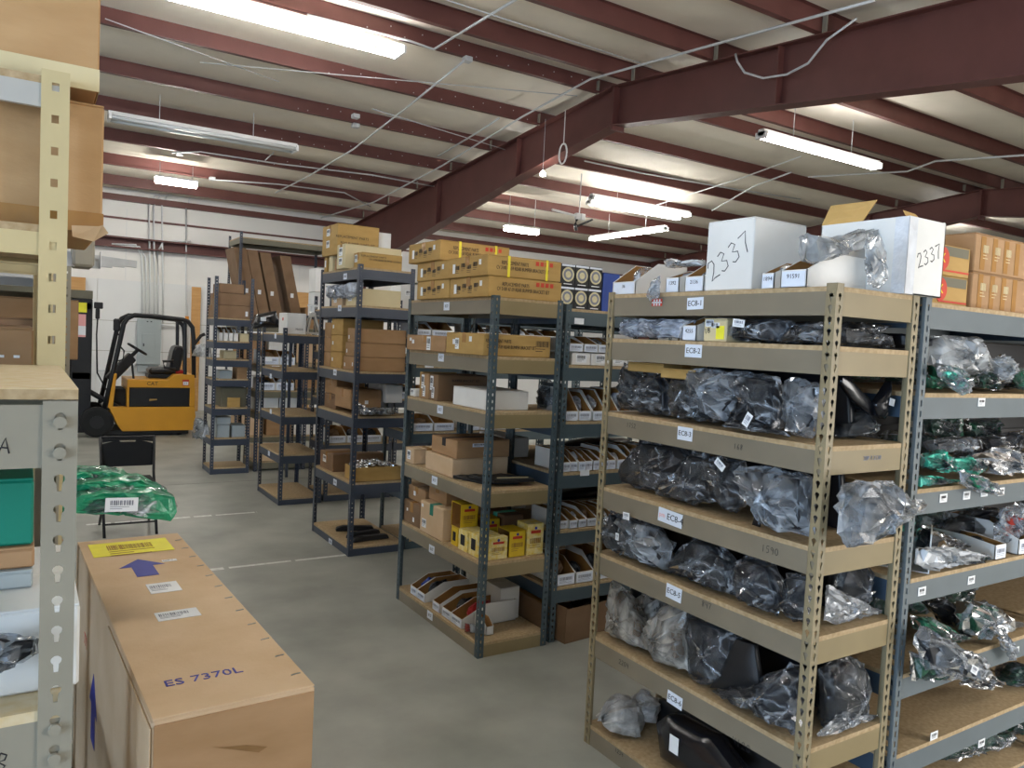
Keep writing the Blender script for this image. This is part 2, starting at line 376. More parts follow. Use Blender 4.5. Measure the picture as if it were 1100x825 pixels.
# ---------------------------------------------------------------- strip lights
def strip_light(x0, x1, y, z, lit, label, axis=0, drop=True, k=.62):
    L = x1-x0
    t = thing('strip_light', label, 'light', (x0, y, z) if axis == 0 else (y, x0, z), 0 if axis == 0 else PI/2, 'fluorescent strip lights under the roof')
    part('housing', MB().prism([(-.05*k, 0), (-.09*k, .035), (-.07*k, .085), (.07*k, .085), (.09*k, .035), (.05*k, 0)], 0, 0, L), 'housing', t)
    for s in (-1, 1):
        part('tube', MB().tube([(.02, s*.11*k, .0), (L-.02, s*.11*k, .0)], .024*(k+.25)/1.25, 10), 'tubelit' if lit else 'tubeoff', t, smooth=True)
    for xx in (0, L-.03): part('lamp_holder', MB().box(xx, xx+.03, -.14*k, .14*k, -.03, .05), 'housing', t)
    yy = y if axis == 0 else (x0+x1)/2
    h = zb(yy)-z
    if drop and h > .12:
        for xx in (.25*L, .75*L): part('hanger', MB().tube([(xx, 0, .085), (xx, 0, h-.002 if axis == 0 else h+.02)], .005, 6), 'galv', t)
strip_light(1.13, 3.57, 8.3, 4.98, True, 'lit strip light nearest the camera, high on the left roof slope', k=1.)
strip_light(.9, 3.34, 11.46, 4.43, False, 'long unlit white strip light on the left side of the roof', k=1.)
strip_light(7.7, 10.13, 6.67, 4.5, True, 'lit strip light to the right, just below the big red rafter')
strip_light(8.65, 11.09, 11.28, 4.46, True, 'lit strip light hanging behind the rafter above the headlamp cartons')
strip_light(9.45, 11.9, 12.4, 4.62, True, 'lit strip light tucked up between purlins, behind another lit strip')
strip_light(11.76, 14.18, 10.95, 4.22, True, 'lit strip light turned across the others, near the far corner', axis=1)
for i, (a, y, z) in enumerate([(.1, 2.6, 4.3), (4.4, -.6, 4.0), (8.3, 1.6, 4.3), (17, 10, 4.6), (17.2, 5.0, 4.5), (-3.2, 8.2, 4.7), (-3.4, 11.5, 4.4), (-3.2, 14.6, 4.2), (-3.4, 4.6, 4.4)]):  # left-hand ones are added out of view to brighten the back wall
    strip_light(a, a+2.44, y, z, True, 'lit strip light outside the picture, beside or behind the camera')
def wall_pack(p0, p1, label, h=.09):
    c = (p0+p1)/2; L = (p1-p0).length
    t = thing('wrap_light', label, 'light', c, 0)
    part('lens', MB().prism([(-.06, 0), (.06, 0), (.07, h*.5), (.05, h), (-.05, h), (-.07, h*.5)], 0, -L/2, L/2), 'smalllit', t)
    part('housing', MB().box(-L/2-.015, L/2+.015, -.08, .08, h, h+.03), 'housing', t)
    for s in (-1, 1): part('hanger', MB().tube([(s*L*.4, 0, h+.03), (s*L*.4, 0, zb(c.y)-c.z)], .006, 6), 'galv', t)
wall_pack(AY(167, 196, 14.6), AY(211, 202, 14.6), 'short glowing wrap light close to the back wall above the forklift')
wall_pack(AY(543, 249, 13.2), AY(577, 251, 13.2), 'short glowing wrap light behind the rafter above the bumper bracket cartons')
p = AX(583, 187, 6.35); t = thing('pendant_bulb', 'small bright bulb hanging on a wire in front of the rafter', 'light', p)
part('bulb', MB().tube([(0, 0, -.03), (0, 0, -.015), (0, 0, .02), (0, 0, .045)], [.015, .04, .035, .012], 10), 'smalllit', t, smooth=True)
part('wire', MB().tube([(0, 0, .04), (0, 0, zb(p.y)-p.z)], .004, 5), 'galv', t)

# ---------------------------------------------------------------- conduits, wires and pipes overhead
def onroof(px, py, dz=-.03):
    d = ray(px, py); best = None
    for s in (1, -1):      # plane z = ZR - SL*s*(y-YR) + dz
        t = (ZR+SL*s*YR+dz-CAMH)/(d.z+SL*s*d.y); q = CC+d*t
        if t > 0 and (q.y-YR)*s >= -.3 and (best is None or t < best[0]): best = (t, q)
    return best[1]
def run(label, pts, r=.014, dz=-.03, m='galv', name='conduit', cat='conduit', group='steel conduits under the roof'):
    q = [onroof(a, b, dz) for a, b in pts]; o = q[0].copy()
    return single(name, MB().tube([p-o for p in q], r, 7), m, label, cat, o, group=group, smooth=True)
run('bright conduit crossing the purlins, uppermost one at the top middle', [(558, -3), (510, 26), (466, 53), (440, 44), (330, 16)])
run('conduit ending at a grey junction box left of the rafter', [(499, 65), (440, 113), (380, 160), (330, 190), (296, 207)], dz=-.05)
run('long conduit running up past the rafter to the upper right', [(345, 234), (402, 217), (475, 178), (560, 126), (634, 85), (680, 72), (860, 22), (940, 0)], dz=-.06)
run('short conduit between junction boxes on the left roof slope', [(536, 127), (515, 141), (470, 168)], dz=-.05)
run('low conduit line along the purlin from a junction box', [(185, 164), (215, 163), (300, 176), (400, 188), (470, 201)], .012, -.05)
run('second low conduit line beside the first, near the back wall', [(228, 193), (300, 198), (370, 207), (398, 222)], .012, -.05)
run('conduit feeding the unlit strip light from below', [(285, 172), (294, 164)], .01, -.1)
run('thin conduit right of the rafter leading to the far purlins', [(628, 173), (690, 186), (770, 200), (860, 214)], .012, -.06)
run('pale conduit slanting above the white carton on the right', [(765, 226), (810, 200), (850, 185)], .014, -.25)
run('long pale conduit below the right hand strip light', [(868, 190), (975, 184), (1005, 173), (1110, 166)], .016, -.12)
run('thin conduit slanting up towards the right roof bay', [(700, 222), (800, 190), (860, 168)], .012, -.1)
for i, (a, b) in enumerate([((113, 20), (300, 88)), ((215, 67), (620, 103)), ((480, 0), (700, 72)), ((400, 117), (560, 166))]):
    run(['thin slack wire across the left roof slope, lowest at left', 'thin wire stretched from the purlins to the rafter splice', 'thin wire crossing the pale roof top centre', 'thin brace rod low on the left slope by the rafter'][i], [a, b], .006, -.05, 'galv', 'wire', 'wire', 'wires under the roof')
for i, (a, b) in enumerate([(502, 64), (382, 135), (193, 165), (228, 192), (382, 125)]):
    q = onroof(a, b, -.03)
    single('junction_box', MB().box(-.05, .05, -.05, .05, -.03, .03), 'galv', ['grey junction box above the rafter end of a conduit', 'grey junction box mid way along the left roof slope', 'grey junction box right of the unlit strip light', 'grey junction box near the short wrap light', 'small grey junction box higher on the left roof slope'][i], 'junction box', q, bevel=.006, group='junction boxes under the roof')
# coiled cable on the rafter and the hanging loop to its right
p = AX(605, 165, 6.36); mb = MB(); mb.tube([(0, 0, .12), (0, 0, zb(p.y)-p.z-.01)], .006, 6)
for k in range(3): mb.tube([(0, .09*math.sin(a)+.008*k, .14*math.cos(a)) for a in [2*PI*i/20 for i in range(21)]], .008, 6)
single('cable_coil', mb, 'housing', 'white cable coiled in a loop hanging in front of the rafter', 'cable', p, smooth=True)
pts = [(920, 20), (888, 43), (868, 68), (845, 80), (820, 84), (800, 78), (792, 66), (790, 58)]
q = [AX(a, b, 6.36) for a, b in pts]; o = q[0].copy()
single('hanging_cable', MB().tube([v-o for v in q], .012, 7), 'galv', 'grey cable sagging in a curve across the face of the big rafter', 'cable', o, smooth=True)
# spotlight cluster hanging in the middle distance
p = AY(622, 236, 11.3); t = thing('hanging_fixture', 'white boxes and a dark hook fixture hanging at the end of a pipe', 'fixture', p)
for dx in (-.04, .07): part('outlet_box', MB().box(dx-.045, dx+.045, -.04, .04, .0, .11), 'housing', t, bevel=.006)
part('pipe', MB().tube([(-.6, 0, .1), (-.05, 0, .06)], .02, 8), 'housing', t); part('hook', MB().tube([(-.05, 0, 0), (-.08, 0, -.1), (-.05, 0, -.2)], .03, 8), 'black', t)
part('arm', MB().tube([(-.03, 0, -.12), (.3, 0, .04)], .02, 8), 'black', t); part('stem', MB().tube([(0, 0, .1), (0, 0, zb(11.3)-p.z)], .01, 6), 'galv', t)

# back wall: conduits, breaker panel
def wtube(label, pts, r=.017, y=17.5):
    q = [AY(a, b, y) for a, b in pts]; o = q[-1].copy()
    single('wall_conduit', MB().tube([v-o for v in q], r, 7), 'conduitgrey', label, 'conduit', o, group='conduits on the back wall', smooth=True)
for i, (x, top, bendx) in enumerate([(152, 268, 120), (156, 270, 112), (160, 215, 172), (165, 216, 180), (169, 265, 205), (174, 214, 230)]):
    wtube(['outer left conduit bending left above the breaker panel', 'second conduit from the left above the breaker panel', 'third conduit above the breaker panel rising to the roof', 'fourth conduit above the breaker panel rising to the roof', 'fifth conduit bending right above the breaker panel', 'rightmost conduit of the bundle above the breaker panel'][i],
          [(bendx, top-6), (x+(6 if bendx > x else -6), top-5), (x, top+6), (x+1, 300), (x+1, 346)])
wtube('single conduit rising to the roof right of the bundle', [(206, 203), (203, 217), (200, 222), (200, 290), (201, 380)])
wtube('bare pipe running left low on the back wall from the breaker panel', [(104, 398), (135, 398), (142, 395), (147, 388)], .02)
wtube('bare pipe running right from the breaker panel', [(172, 349), (200, 351)], .02)
t = thing('breaker_panel', 'grey breaker panel mounted on the back wall behind the forklift', 'panel', (2.2, 17.57, .98))
part('enclosure', MB().box(-.21, .21, -.12, 0, 0, .9), 'panelgrey', t, bevel=.006)
d = part('cover', MB().box(-.225, .225, -.135, -.12, -.01, .92), 'panelgrey', t, bevel=.004)
part('door', MB().box(-.13, .11, -.145, -.135, .15, .62), 'panelgrey', d, bevel=.003); part('latch', MB().box(-.11, -.09, -.155, -.145, .36, .42), 'ink', d)
part('knockout', MB().box(-.05, -.02, -.137, -.135, .86, .88).box(.02, .05, -.137, -.135, .86, .88), 'ink', d)
part('gutter_box', MB().box(-.2, .2, -.1, 0, -.16, -.02), 'panelgrey', t)
for i, (a, b, c, d2, m, lb) in enumerate([(206, 216, 308, 450, 'plywood', 'tall plywood sheet leaning on the back wall right of the forklift'), (310, 336, 313, 400, 'plywood', 'brown board against the back wall behind the leaning cardboard'), (76, 92, 297, 420, 'plywood', 'plywood sheet against the back wall left of the forklift mast'), (188, 206, 384, 440, 'plywood', 'short plywood offcut behind the forklift seat')]):
    p0 = AY(a, c, 17.45); p1 = AY(b, c, 17.45)
    single('plywood_sheet', MB().box(0, p1.x-p0.x, -.02, 0, 0, p0.z), m, lb, 'board', (p0.x, 17.45+.01*i, 0), bevel=.003)
# ---------------------------------------------------------------- slotted-angle shelving
def _hole(style, s):
    def key(th):
        c, sn = math.cos(th), math.sin(th); best = 0
        cy, r = .005*s, .0085*s
        b = cy*sn; disc = b*b-(cy*cy-r*r)
        if disc >= 0: best = b+math.sqrt(disc)
        hw, lo = .0042*s, -.0165*s                       # slot below the round part
        if sn < 0:
            t = lo/sn
            if abs(t*c) <= hw: best = max(best, t)
            elif abs(c) > 1e-6:
                t2 = hw/abs(c)
                if t2*sn >= lo: best = max(best, t2)
        return best
    def rect(hw, hh):
        def f(th):
            c, sn = abs(math.cos(th)), abs(math.sin(th))
            return min(hw/c if c > 1e-6 else 9, hh/sn if sn > 1e-6 else 9)
        return f
    return {'key': key, 'slot': rect(.005*s, .011*s), 'sq': rect(.007*s, .011*s)}[style]
_POST = {}
def post_mesh(H, m, style='slot', fw=.038, pitch=.038, n=8, hs=1., z0=0.):
    k = (round(H, 3), m, style, fw, pitch, n)
    if k in _POST: return _POST[k]
    mb = MB(); hf = _hole(style, hs); cells = int(H/pitch); th = .0022
    ang = sorted([2*PI*(i+.5)/n for i in range(n)]+[math.atan2(sy*pitch/2, sx*fw/2) % (2*PI) for sx in (-1, 1) for sy in (-1, 1)])
    N = len(ang); outer = []; inner = []
    for a in ang:
        c, s = math.cos(a), math.sin(a); t = min(fw/2/abs(c) if abs(c) > 1e-6 else 9, pitch/2/abs(s) if abs(s) > 1e-6 else 9)
        outer.append((t*c, t*s)); r = hf(a); inner.append((r*c, r*s))
    for fl_ in (0, 1):
        for ci in range(cells):
            zc = (ci+.5)*pitch; vs = []
            for layer in (0, th):
                for L in (outer, inner):
                    for u, v in L: vs.append((u+fw/2, layer, v+zc) if fl_ == 0 else (layer, u+fw/2, v+zc))
            fs = []
            for i in range(N):
                j = (i+1) % N
                fs += [(i, j, N+j, N+i), (2*N+i, 3*N+i, 3*N+j, 2*N+j), (N+i, N+j, 3*N+j, 3*N+i)]
            mb.add(vs, fs)
        top = cells*pitch
        if fl_ == 0: mb.box(0, fw, 0, th, top, H)
        else: mb.box(0, th, 0, fw, top, H)
    # rolled lips along both free edges
    mb.box(fw-.002, fw, 0, .006, 0, H); mb.box(0, .006, fw-.002, fw, 0, H)
    me = bpy.data.meshes.new('post'); me.from_pydata(mb.v, [], mb.f); setm(me, m); _POST[k] = me
    return me
RACKS = []
def rack(label, x0, x1, y0, y1, H, levels, pm, bm_, board='chip', bh=.078, style='slot', n=6, side=None, group=None, name='shelving_unit', fw=.038, backbeam=True, bt=.016, pitch=.038, hs=1., sides=True, over=0.):
    t = thing(name, label, 'shelving', (x0, y0, 0), 0, group); W, D = x1-x0, y1-y0
    me = post_mesh(H, pm, style, fw, pitch, n, hs); RACKS.append((x0, x1, y0, y1, sorted(levels), bh+bt))
    for (px, py, r) in ((0, 0, 0), (W, 0, PI/2), (W, D, PI), (0, D, -PI/2)): part('post', me, None, t, (px, py, 0), r)
    side = side or bm_; e = .0035
    prof = lambda: None
    for z in levels:
        zt = z-bt
        def beamx(y, s):   # beam along x, lip turned inward
            return MB().prism([(y, zt-bh), (y+s*.014, zt-bh), (y+s*.014, zt-bh+.004), (y+s*.003, zt-bh+.004), (y+s*.003, zt-.018), (y+s*.03, zt-.018), (y+s*.03, zt-.014), (y, zt-.0)], 0, e, W-e)
        def beamy(x, s):
            return MB().prism([(x, zt-bh), (x+s*.014, zt-bh), (x+s*.014, zt-bh+.004), (x+s*.003, zt-bh+.004), (x+s*.003, zt-.018), (x+s*.03, zt-.018), (x+s*.03, zt-.014), (x, zt)], 1, e, D-e)
        part('beam', beamx(e, 1), side if side else bm_, t)
        if backbeam: part('beam', beamx(D-e, -1), side, t)
        if sides: part('beam', beamy(e, 1), bm_, t); part('beam', beamy(W-e, -1), bm_, t)
        part('shelf_board', MB().box(e-over, W-e+over, e-over, D-e+over, z-bt, z), board, t)
    return t
def shelf_tag(t, face, c, wd, ht, s, size, m='paperblue', tm='ink', ang=0, off=.001):
    pl = onface(t, plate(wd, ht, m), 'shelf_tag', face, c, off, ang)
    if s: 
        o = part('lettering', textmesh(s, size, tm), None, pl); o.location = (0, 0, .0016)
    return pl
EZ8 = [.09, .50, .88, 1.178, 1.512, 1.838, 2.03]
ec8 = rack('tan slotted-steel shelving unit in the right foreground with tags EC8-1 to EC8-6', 2.19, 2.66, 1.55, 2.69, 2.04, EZ8, 'tanpost', 'tangrey', style='key', n=10, side='tan')
def ec_local(q, x0, y0): return (q.x-x0, q.y-y0, q.z)
for s, a, b, wd, ht, sz, ang in [('EC8-1', 747, 326, .085, .046, .03, .03), ('EC8-2', 745, 377, .088, .05, .03, 0), ('EC8-3', 736, 466, .08, .052, .028, 0), ('EC8-4', 720, 556, .135, .056, .036, -.05), ('EC8-5', 724, 637, .085, .056, .03, -.05), ('EC8-6', 725, 752, .082, .05, .03, -.05)]:
    q = AX(a, b, 2.193); pl = shelf_tag(ec8, '-x', ec_local(q, 2.19, 1.55), wd, ht, s, sz, ang=ang, off=.0005)
    if s == 'EC8-4':
        pl.children[0].location = (.028, 0, .0016); o = part('lettering', textmesh('pm', .028, 'pinkink'), None, pl); o.location = (-.045, 0, .0016)
for s, a, b, sz in [('1590', 827, 591, .03), ('847', 759, 650, .028), ('4120', 796, 800, .034), ('2204', 670, 713, .026), ('168', 793, 480, .024), ('1752', 678, 457, .024), ('1234', 665, 808, .022)]:
    scrawl(ec8, s, '-x', ec_local(AX(a, b, 2.193), 2.19, 1.55), sz*.8, r=.0012)
text(ec8, '20P /\\ 2130', .022, 'inkgrey', '-y', ec_local(AY(937, 492, 1.553), 2.19, 1.55), .0008)
pl = onface(ec8, plate(.06, .03, 'inkred'), 'sticker', '-x', ec_local(AX(706, 325, 2.193), 2.19, 1.55), .0005)
for k in (-.016, 0, .016): part('stripe', MB().box(k-.004, k+.004, -.013, .013, 0, .0004), 'paper', pl, (0, 0, .0014))
part('stripe', MB().box(-.028, .028, -.003, .003, 0, .0004), 'paper', pl, (0, 0, .0014))

EZ7 = [.085, .545, .955, 1.403, 1.715, 2.045]
ec7 = rack('blue-grey post shelving with tan beams, bracket cartons on top, mid picture', 2.2, 2.67, 3.69, 4.82, 2.055, EZ7, 'teal', 'tangrey', side='tan', n=6)
for a, b in [(480, 329), (474, 384), (473, 440), (467, 516), (464, 590), (462, 661)]:
    q = AX(a, b, 2.203); shelf_tag(ec7, '-x', (.003, q.y-3.69, q.z), .075, .05, 'EC7', .024)
EZ6 = [.075, .60, 1.14, 1.503, 2.032, 2.335]
ec6 = rack('dark navy shelving unit, third back along the aisle, stacked with long brown cartons', 2.25, 2.74, 5.89, 6.82, 2.36, EZ6, 'navy', 'navy', n=4)
for a, b in [(371, 297), (365, 331), (360, 400), (360, 518), (355, 582)]:
    q = AX(a, b, 2.253); shelf_tag(ec6, '-x', (.003, q.y-5.89, q.z), .08, .05, 'EC6', .026)
EZ5 = [.07, .525, .93, 1.397, 1.77]
ec5 = rack('low navy shelving unit with mostly bare shelves and a white carton on top', 2.25, 2.7, 7.92, 8.76, 1.83, EZ5, 'navy', 'navy', n=4)
for a, b in [(296, 361), (291, 404), (291, 442), (289, 487)]:
    q = AX(a, b, 2.253); shelf_tag(ec5, '-x', (.003, q.y-7.92, q.z), .07, .05, None, 0)
EZ4 = [.08, .446, .822, 1.174, 1.418, 1.639, 1.92]
ec4 = rack('tall narrow navy shelving unit farthest back beside the forklift', 1.96, 2.42, 9.87, 10.35, 2.42, EZ4, 'navy', 'navy', n=4)

# rows of shelving running away behind each end unit
RZ8 = [.07, .35, .655, 1.01, 1.34, 1.69, 2.015]
r8 = rack('blue-grey shelving row at the right edge, holding green and clear bags', 2.70, 3.92, 1.55, 2.12, 2.04, RZ8, 'greyblue', 'blue', side='greyblue', n=8)
r8b = rack('blue-grey shelving backing onto the row at the right edge', 2.70, 3.92, 2.13, 2.69, 2.04, RZ8, 'greyblue', 'blue', side='greyblue')
r8c = rack('next blue-grey shelving unit along the right hand row, mostly outside the picture', 3.94, 5.16, 1.55, 2.12, 2.04, RZ8, 'greyblue', 'blue', side='greyblue')
for a, b in [(1054, 432), (1013, 535), (1038, 532), (1057, 529), (1075, 528), (1043, 623), (990, 635), (1091, 699), (1003, 790), (1054, 798)]:
    q = AY(a, b, 1.553); pl = shelf_tag(r8, '-y', (q.x-2.7, .003, q.z), .05, .032, None, 0, 'paper'); o = part('print', barcode(.034, .02, seed=a), None, pl); o.location = (0, 0, .0015)
RZ7 = [.33, .68, 1.03, 1.34, 1.68, 2.015]
r7 = rack('teal shelving row of small white bins behind the bracket carton shelves', 2.71, 3.93, 3.71, 4.27, 2.04, RZ7, 'teal', 'blue', side='teal', n=6)
r7b = rack('teal shelving backing onto the small-bin row', 2.71, 3.93, 4.28, 4.83, 2.04, RZ7, 'teal', 'blue', side='teal')
for a, b in [(628, 508), (622, 345)]:
    q = AY(a, b, 3.713); shelf_tag(r7, '-y', (q.x-2.71, .003, q.z), .07, .035, None, 0, 'paper')
RZ6 = [.08, .5, 1.0, 1.56, 1.8, 2.03]
r6 = []
for i, (a, b) in enumerate(((2.76, 3.25), (3.27, 4.47), (4.49, 5.69))):
    r6.append(rack(['short teal shelving bay seen through the bracket carton unit', 'teal shelving bay carrying the round headlamp cartons', 'teal shelving bay right of the headlamp cartons, mostly hidden'][i], a, b, 5.92, 6.48, 2.05, RZ6, 'teal', 'blue', side='teal', group='teal shelving row in the middle distance'))
for k, (a, b) in enumerate([(464, 337), (480, 338), (516, 341), (564, 344), (590, 346), (461, 393)]):
    q = AY(a, b, 5.923); i = 0 if q.x < 3.25 else 1 if q.x < 4.47 else 2
    shelf_tag(r6[i], '-y', (q.x-(2.76, 3.27, 4.49)[i], .003, q.z), .08, .03, None, 0, 'paper')
RZ5 = [.08, .62, 1.1, 1.6, 2.05]
r5 = [rack(['navy shelving bay behind the long brown cartons', 'navy shelving bay with white cartons on top'][i], a, b, 7.95, 8.5, 2.2, RZ5, 'navy', 'navy', group='navy shelving row') for i, (a, b) in enumerate(((2.74, 3.5), (3.52, 4.74)))]
RZ4 = [.12, .76, 1.03, 1.36, 1.75]
r4 = [rack(['olive-beamed shelving bay seen through the low navy unit', 'olive-beamed shelving bay farther along the same row'][i], a, b, 9.95, 10.5, 1.9, RZ4, 'navy', 'olive', group='olive beam shelving row') for i, (a, b) in enumerate(((2.5, 3.1), (3.12, 4.3)))]
for a, b in [(296, 395), (288, 386), (300, 443), (308, 445), (300, 487), (310, 508)]:
    q = AY(a, b, 9.953)
    if 2.52 < q.x < 3.08: shelf_tag(r4[0], '-y', (q.x-2.5, .003, q.z), .1, .05, None, 0, 'paper')
tall = rack('tall dark pallet shelving with a tan top beam holding leaning flat cartons', 2.83, 4.3, 12.5, 13.3, 3.3, [.1, .7, 1.3, 1.86, 3.22], 'navy', 'olive', n=4)
# ---------------------------------------------------------------- builders for the goods
def crease(p, s): 
    d, _ = noise.voronoi(p*s*.9+Vector((noise.noise(p*s), noise.noise(p*s+Vector((4, 4, 4))), 0))*.6)
    a = noise.noise(p*s*1.9); return min(1., (d[1]-d[0])*1.5)*.75+(1-abs(a)*2.4)*.25-.35
def pillow(pts, t, amp, seed, nr=5, na=30, edge=.12, fr=7., flat=False):
    """closed shell filling a 2D outline (local x, z), thickness t along y; flat=True gives the hard facets of crumpled film"""
    n = len(pts); cx = sum(p[0] for p in pts)/n; cz = sum(p[1] for p in pts)/n; R = random.Random(seed)
    per = [max(1e-6, math.dist(pts[i], pts[(i+1) % n])) for i in range(n)]; tot = sum(per); ol = []
    size = math.sqrt(max(1e-6, (max(p[0] for p in pts)-min(p[0] for p in pts))*(max(p[1] for p in pts)-min(p[1] for p in pts))))
    for k in range(na):
        s = tot*k/na; i = 0
        while s > per[i] and i < n-1: s -= per[i]; i += 1
        f = s/per[i]; a, b = pts[i], pts[(i+1) % n]; ol.append((a[0]+(b[0]-a[0])*f, a[1]+(b[1]-a[1])*f))
    acc = 0.
    for i in range(n): ol[int(round(acc/tot*na)) % na] = tuple(pts[i]); acc += per[i]     # keep the corners
    off = Vector((seed*3.17, seed*1.71, seed*.77)); vs = []; fs = []; jit = size*.06 if flat else 0
    for sgn in (-1, 1):
        for r in range(nr+1):
            q = math.sin((r+.12)/(nr+.12)*PI/2); h = t*.5*(edge+(1-edge)*(1-q**3))
            for k in range(na):
                x = cx+(ol[k][0]-cx)*q; z = cz+(ol[k][1]-cz)*q
                c = crease(Vector((x, z, sgn*.3))+off, fr)
                y = sgn*(h+amp*c*(.35+.65*(1-q**4)))
                if flat:
                    y += sgn*R.uniform(-1, .7)*amp*1.1*(1 if r < nr else .3); x += R.uniform(-1, 1)*jit*(1-q*.5); z += R.uniform(-1, 1)*jit*(1-q*.5)
                if r == nr: x += amp*.5*noise.noise(Vector((x*20, z*20, seed))); z += amp*.5*noise.noise(Vector((z*20, x*20, seed+5)))
                vs.append((x, y, z))
    M = (nr+1)*na
    for sg in (0, 1):
        o = sg*M
        cap = tuple(o+k for k in range(na)); fs.append(cap if sg else cap[::-1])
        for r in range(nr):
            for k in range(na):
                j = (k+1) % na; a, b, c, d = o+r*na+k, o+r*na+j, o+(r+1)*na+j, o+(r+1)*na+k
                if not flat: fs.append((a, d, c, b) if sg else (a, b, c, d))
                else:
                    tr = ((a, b, c), (a, c, d)) if R.random() < .5 else ((a, b, d), (b, c, d))
                    for f in tr: fs.append(f[::-1] if sg else f)
    for k in range(na):
        j = (k+1) % na; a = nr*na
        fs.append((a+k, a+j, M+a+j, M+a+k))
    return MB().add(vs, fs)
def shrink(pts, f, dz=0):
    n = len(pts); cx = sum(p[0] for p in pts)/n; cz = sum(p[1] for p in pts)/n
    return [(cx+(x-cx)*f, cz+(z-cz)*f+dz) for x, z in pts]
def fit(plane, pos, uv, t, amp=.01):
    """keep a bag or panel standing on its shelf: above the board, below the next beam, clear of the posts"""
    cu = sum(u for u, v in uv)/len(uv); cz = sum(v for u, v in uv)/len(uv)
    cx, cy = (pos, -cu) if plane == 'x' else (cu, pos)
    for x0, x1, y0, y1, lv, bh in RACKS:
        f0, f1, a0, a1 = (x0, x1, -y1, -y0) if plane == 'x' else (y0, y1, x0, x1)
        if not (a0-.05 < cu < a1+.05): continue
        if f0-.1 < pos-t*.15 < f0+.0 :                       # hangs in front of the beam
            if min(lv) < cz < max(lv)+.1: return min(pos, f0-t*.5-amp-.002), uv
        if f0 <= pos <= f1:
            below = [l for l in lv if l <= cz+.03]
            if not below: continue
            lo = max(below); up = [l for l in lv if l > lo+.05]; hi = min(up)-bh-.004-amp*.5 if up else 9
            pos = min(pos, f1-t*.5-.006) if pos+t*.5 > f1-.006 else pos
            side = .043 if pos-t*.5-amp < f0+.004 else .008
            return pos, [(min(max(u, a0+side), a1-side), min(max(v, lo+.003+amp*.6), hi)) for u, v in uv]
    return pos, uv
BG = 'bagged body parts on the shelves'
def bagged(label, plane, pos, px, t=.1, film_='clear', core='darkpart', cf=.82, ct=.5, amp=.012, seed=None, name='bagged_part', group=BG, sticker=None, zmin=None, fr=7., lean=0., cat='bagged part', ca=.003):
    """poly bag round a part. plane 'x' = facing the aisle at x=pos, 'y' = facing the camera at y=pos; px = outline in the photograph"""
    if plane == 'x': P = [AX(a, b, pos) for a, b in px]; uv = [(-p.y, p.z) for p in P]
    else: P = [AY(a, b, pos) for a, b in px]; uv = [(p.x, p.z) for p in P]
    if zmin is not None: uv = [(u, max(v, zmin+.004)) for u, v in uv]
    pos, uv = fit(plane, pos, uv, t, amp)
    cu = sum(u for u, v in uv)/len(uv); zb_ = min(v for u, v in uv)
    loc = (pos, -cu, zb_) if plane == 'x' else (cu, pos, zb_)
    uv = [(u-cu, v-zb_) for u, v in uv]
    seed = seed or (hash(label) % 97 if False else sum(map(ord, label)) % 97)
    T = thing(name, label, cat, loc, -PI/2 if plane == 'x' else 0, group); T.rotation_euler.x = 0
    rt = (lean, 0, 0)
    part('bag', pillow(uv, t, amp, seed, fr=fr, flat=True), film_, T, rot=rt)
    if core: part('panel', pillow(shrink(uv, cf), t*ct, ca if core in ('darkpart', 'black', 'gloss') else amp*.8, seed+9, nr=5, na=26, edge=.82, fr=3, flat=core not in ('darkpart', 'black', 'gloss')), core, T, smooth=core in ('darkpart', 'black', 'gloss'), rot=rt)
    if sticker:
        for (u, v, w_, h_, an) in sticker:
            o = part('sticker', plate(w_, h_, 'paper'), None, T); place(o, '-y', Vector((u, -t*.5-amp*.9, v)), an)
            pr = part('print', barcode(w_*.7, h_*.7, 'inkgrey', seed=3), None, o); pr.location = (0, 0, .0015)
    return T
def solidpart(label, plane, pos, px, t, m='gloss', name='body_panel', cat='body panel', group='dark plastic body panels', seed=3, amp=.004, zmin=None, smooth=True, edge=.45):
    if plane == 'x': P = [AX(a, b, pos) for a, b in px]; uv = [(-p.y, p.z) for p in P]
    else: P = [AY(a, b, pos) for a, b in px]; uv = [(p.x, p.z) for p in P]
    if zmin is not None: uv = [(u, max(v, zmin+.003)) for u, v in uv]
    pos, uv = fit(plane, pos, uv, t, amp)
    cu = sum(u for u, v in uv)/len(uv); zb_ = min(v for u, v in uv)
    loc = (pos, -cu, zb_) if plane == 'x' else (cu, pos, zb_)
    return single(name, pillow([(u-cu, v-zb_) for u, v in uv], t, amp, seed, edge=edge, nr=6, na=32, fr=2.5), m, label, cat, loc, -PI/2 if plane == 'x' else 0, group, smooth=smooth)
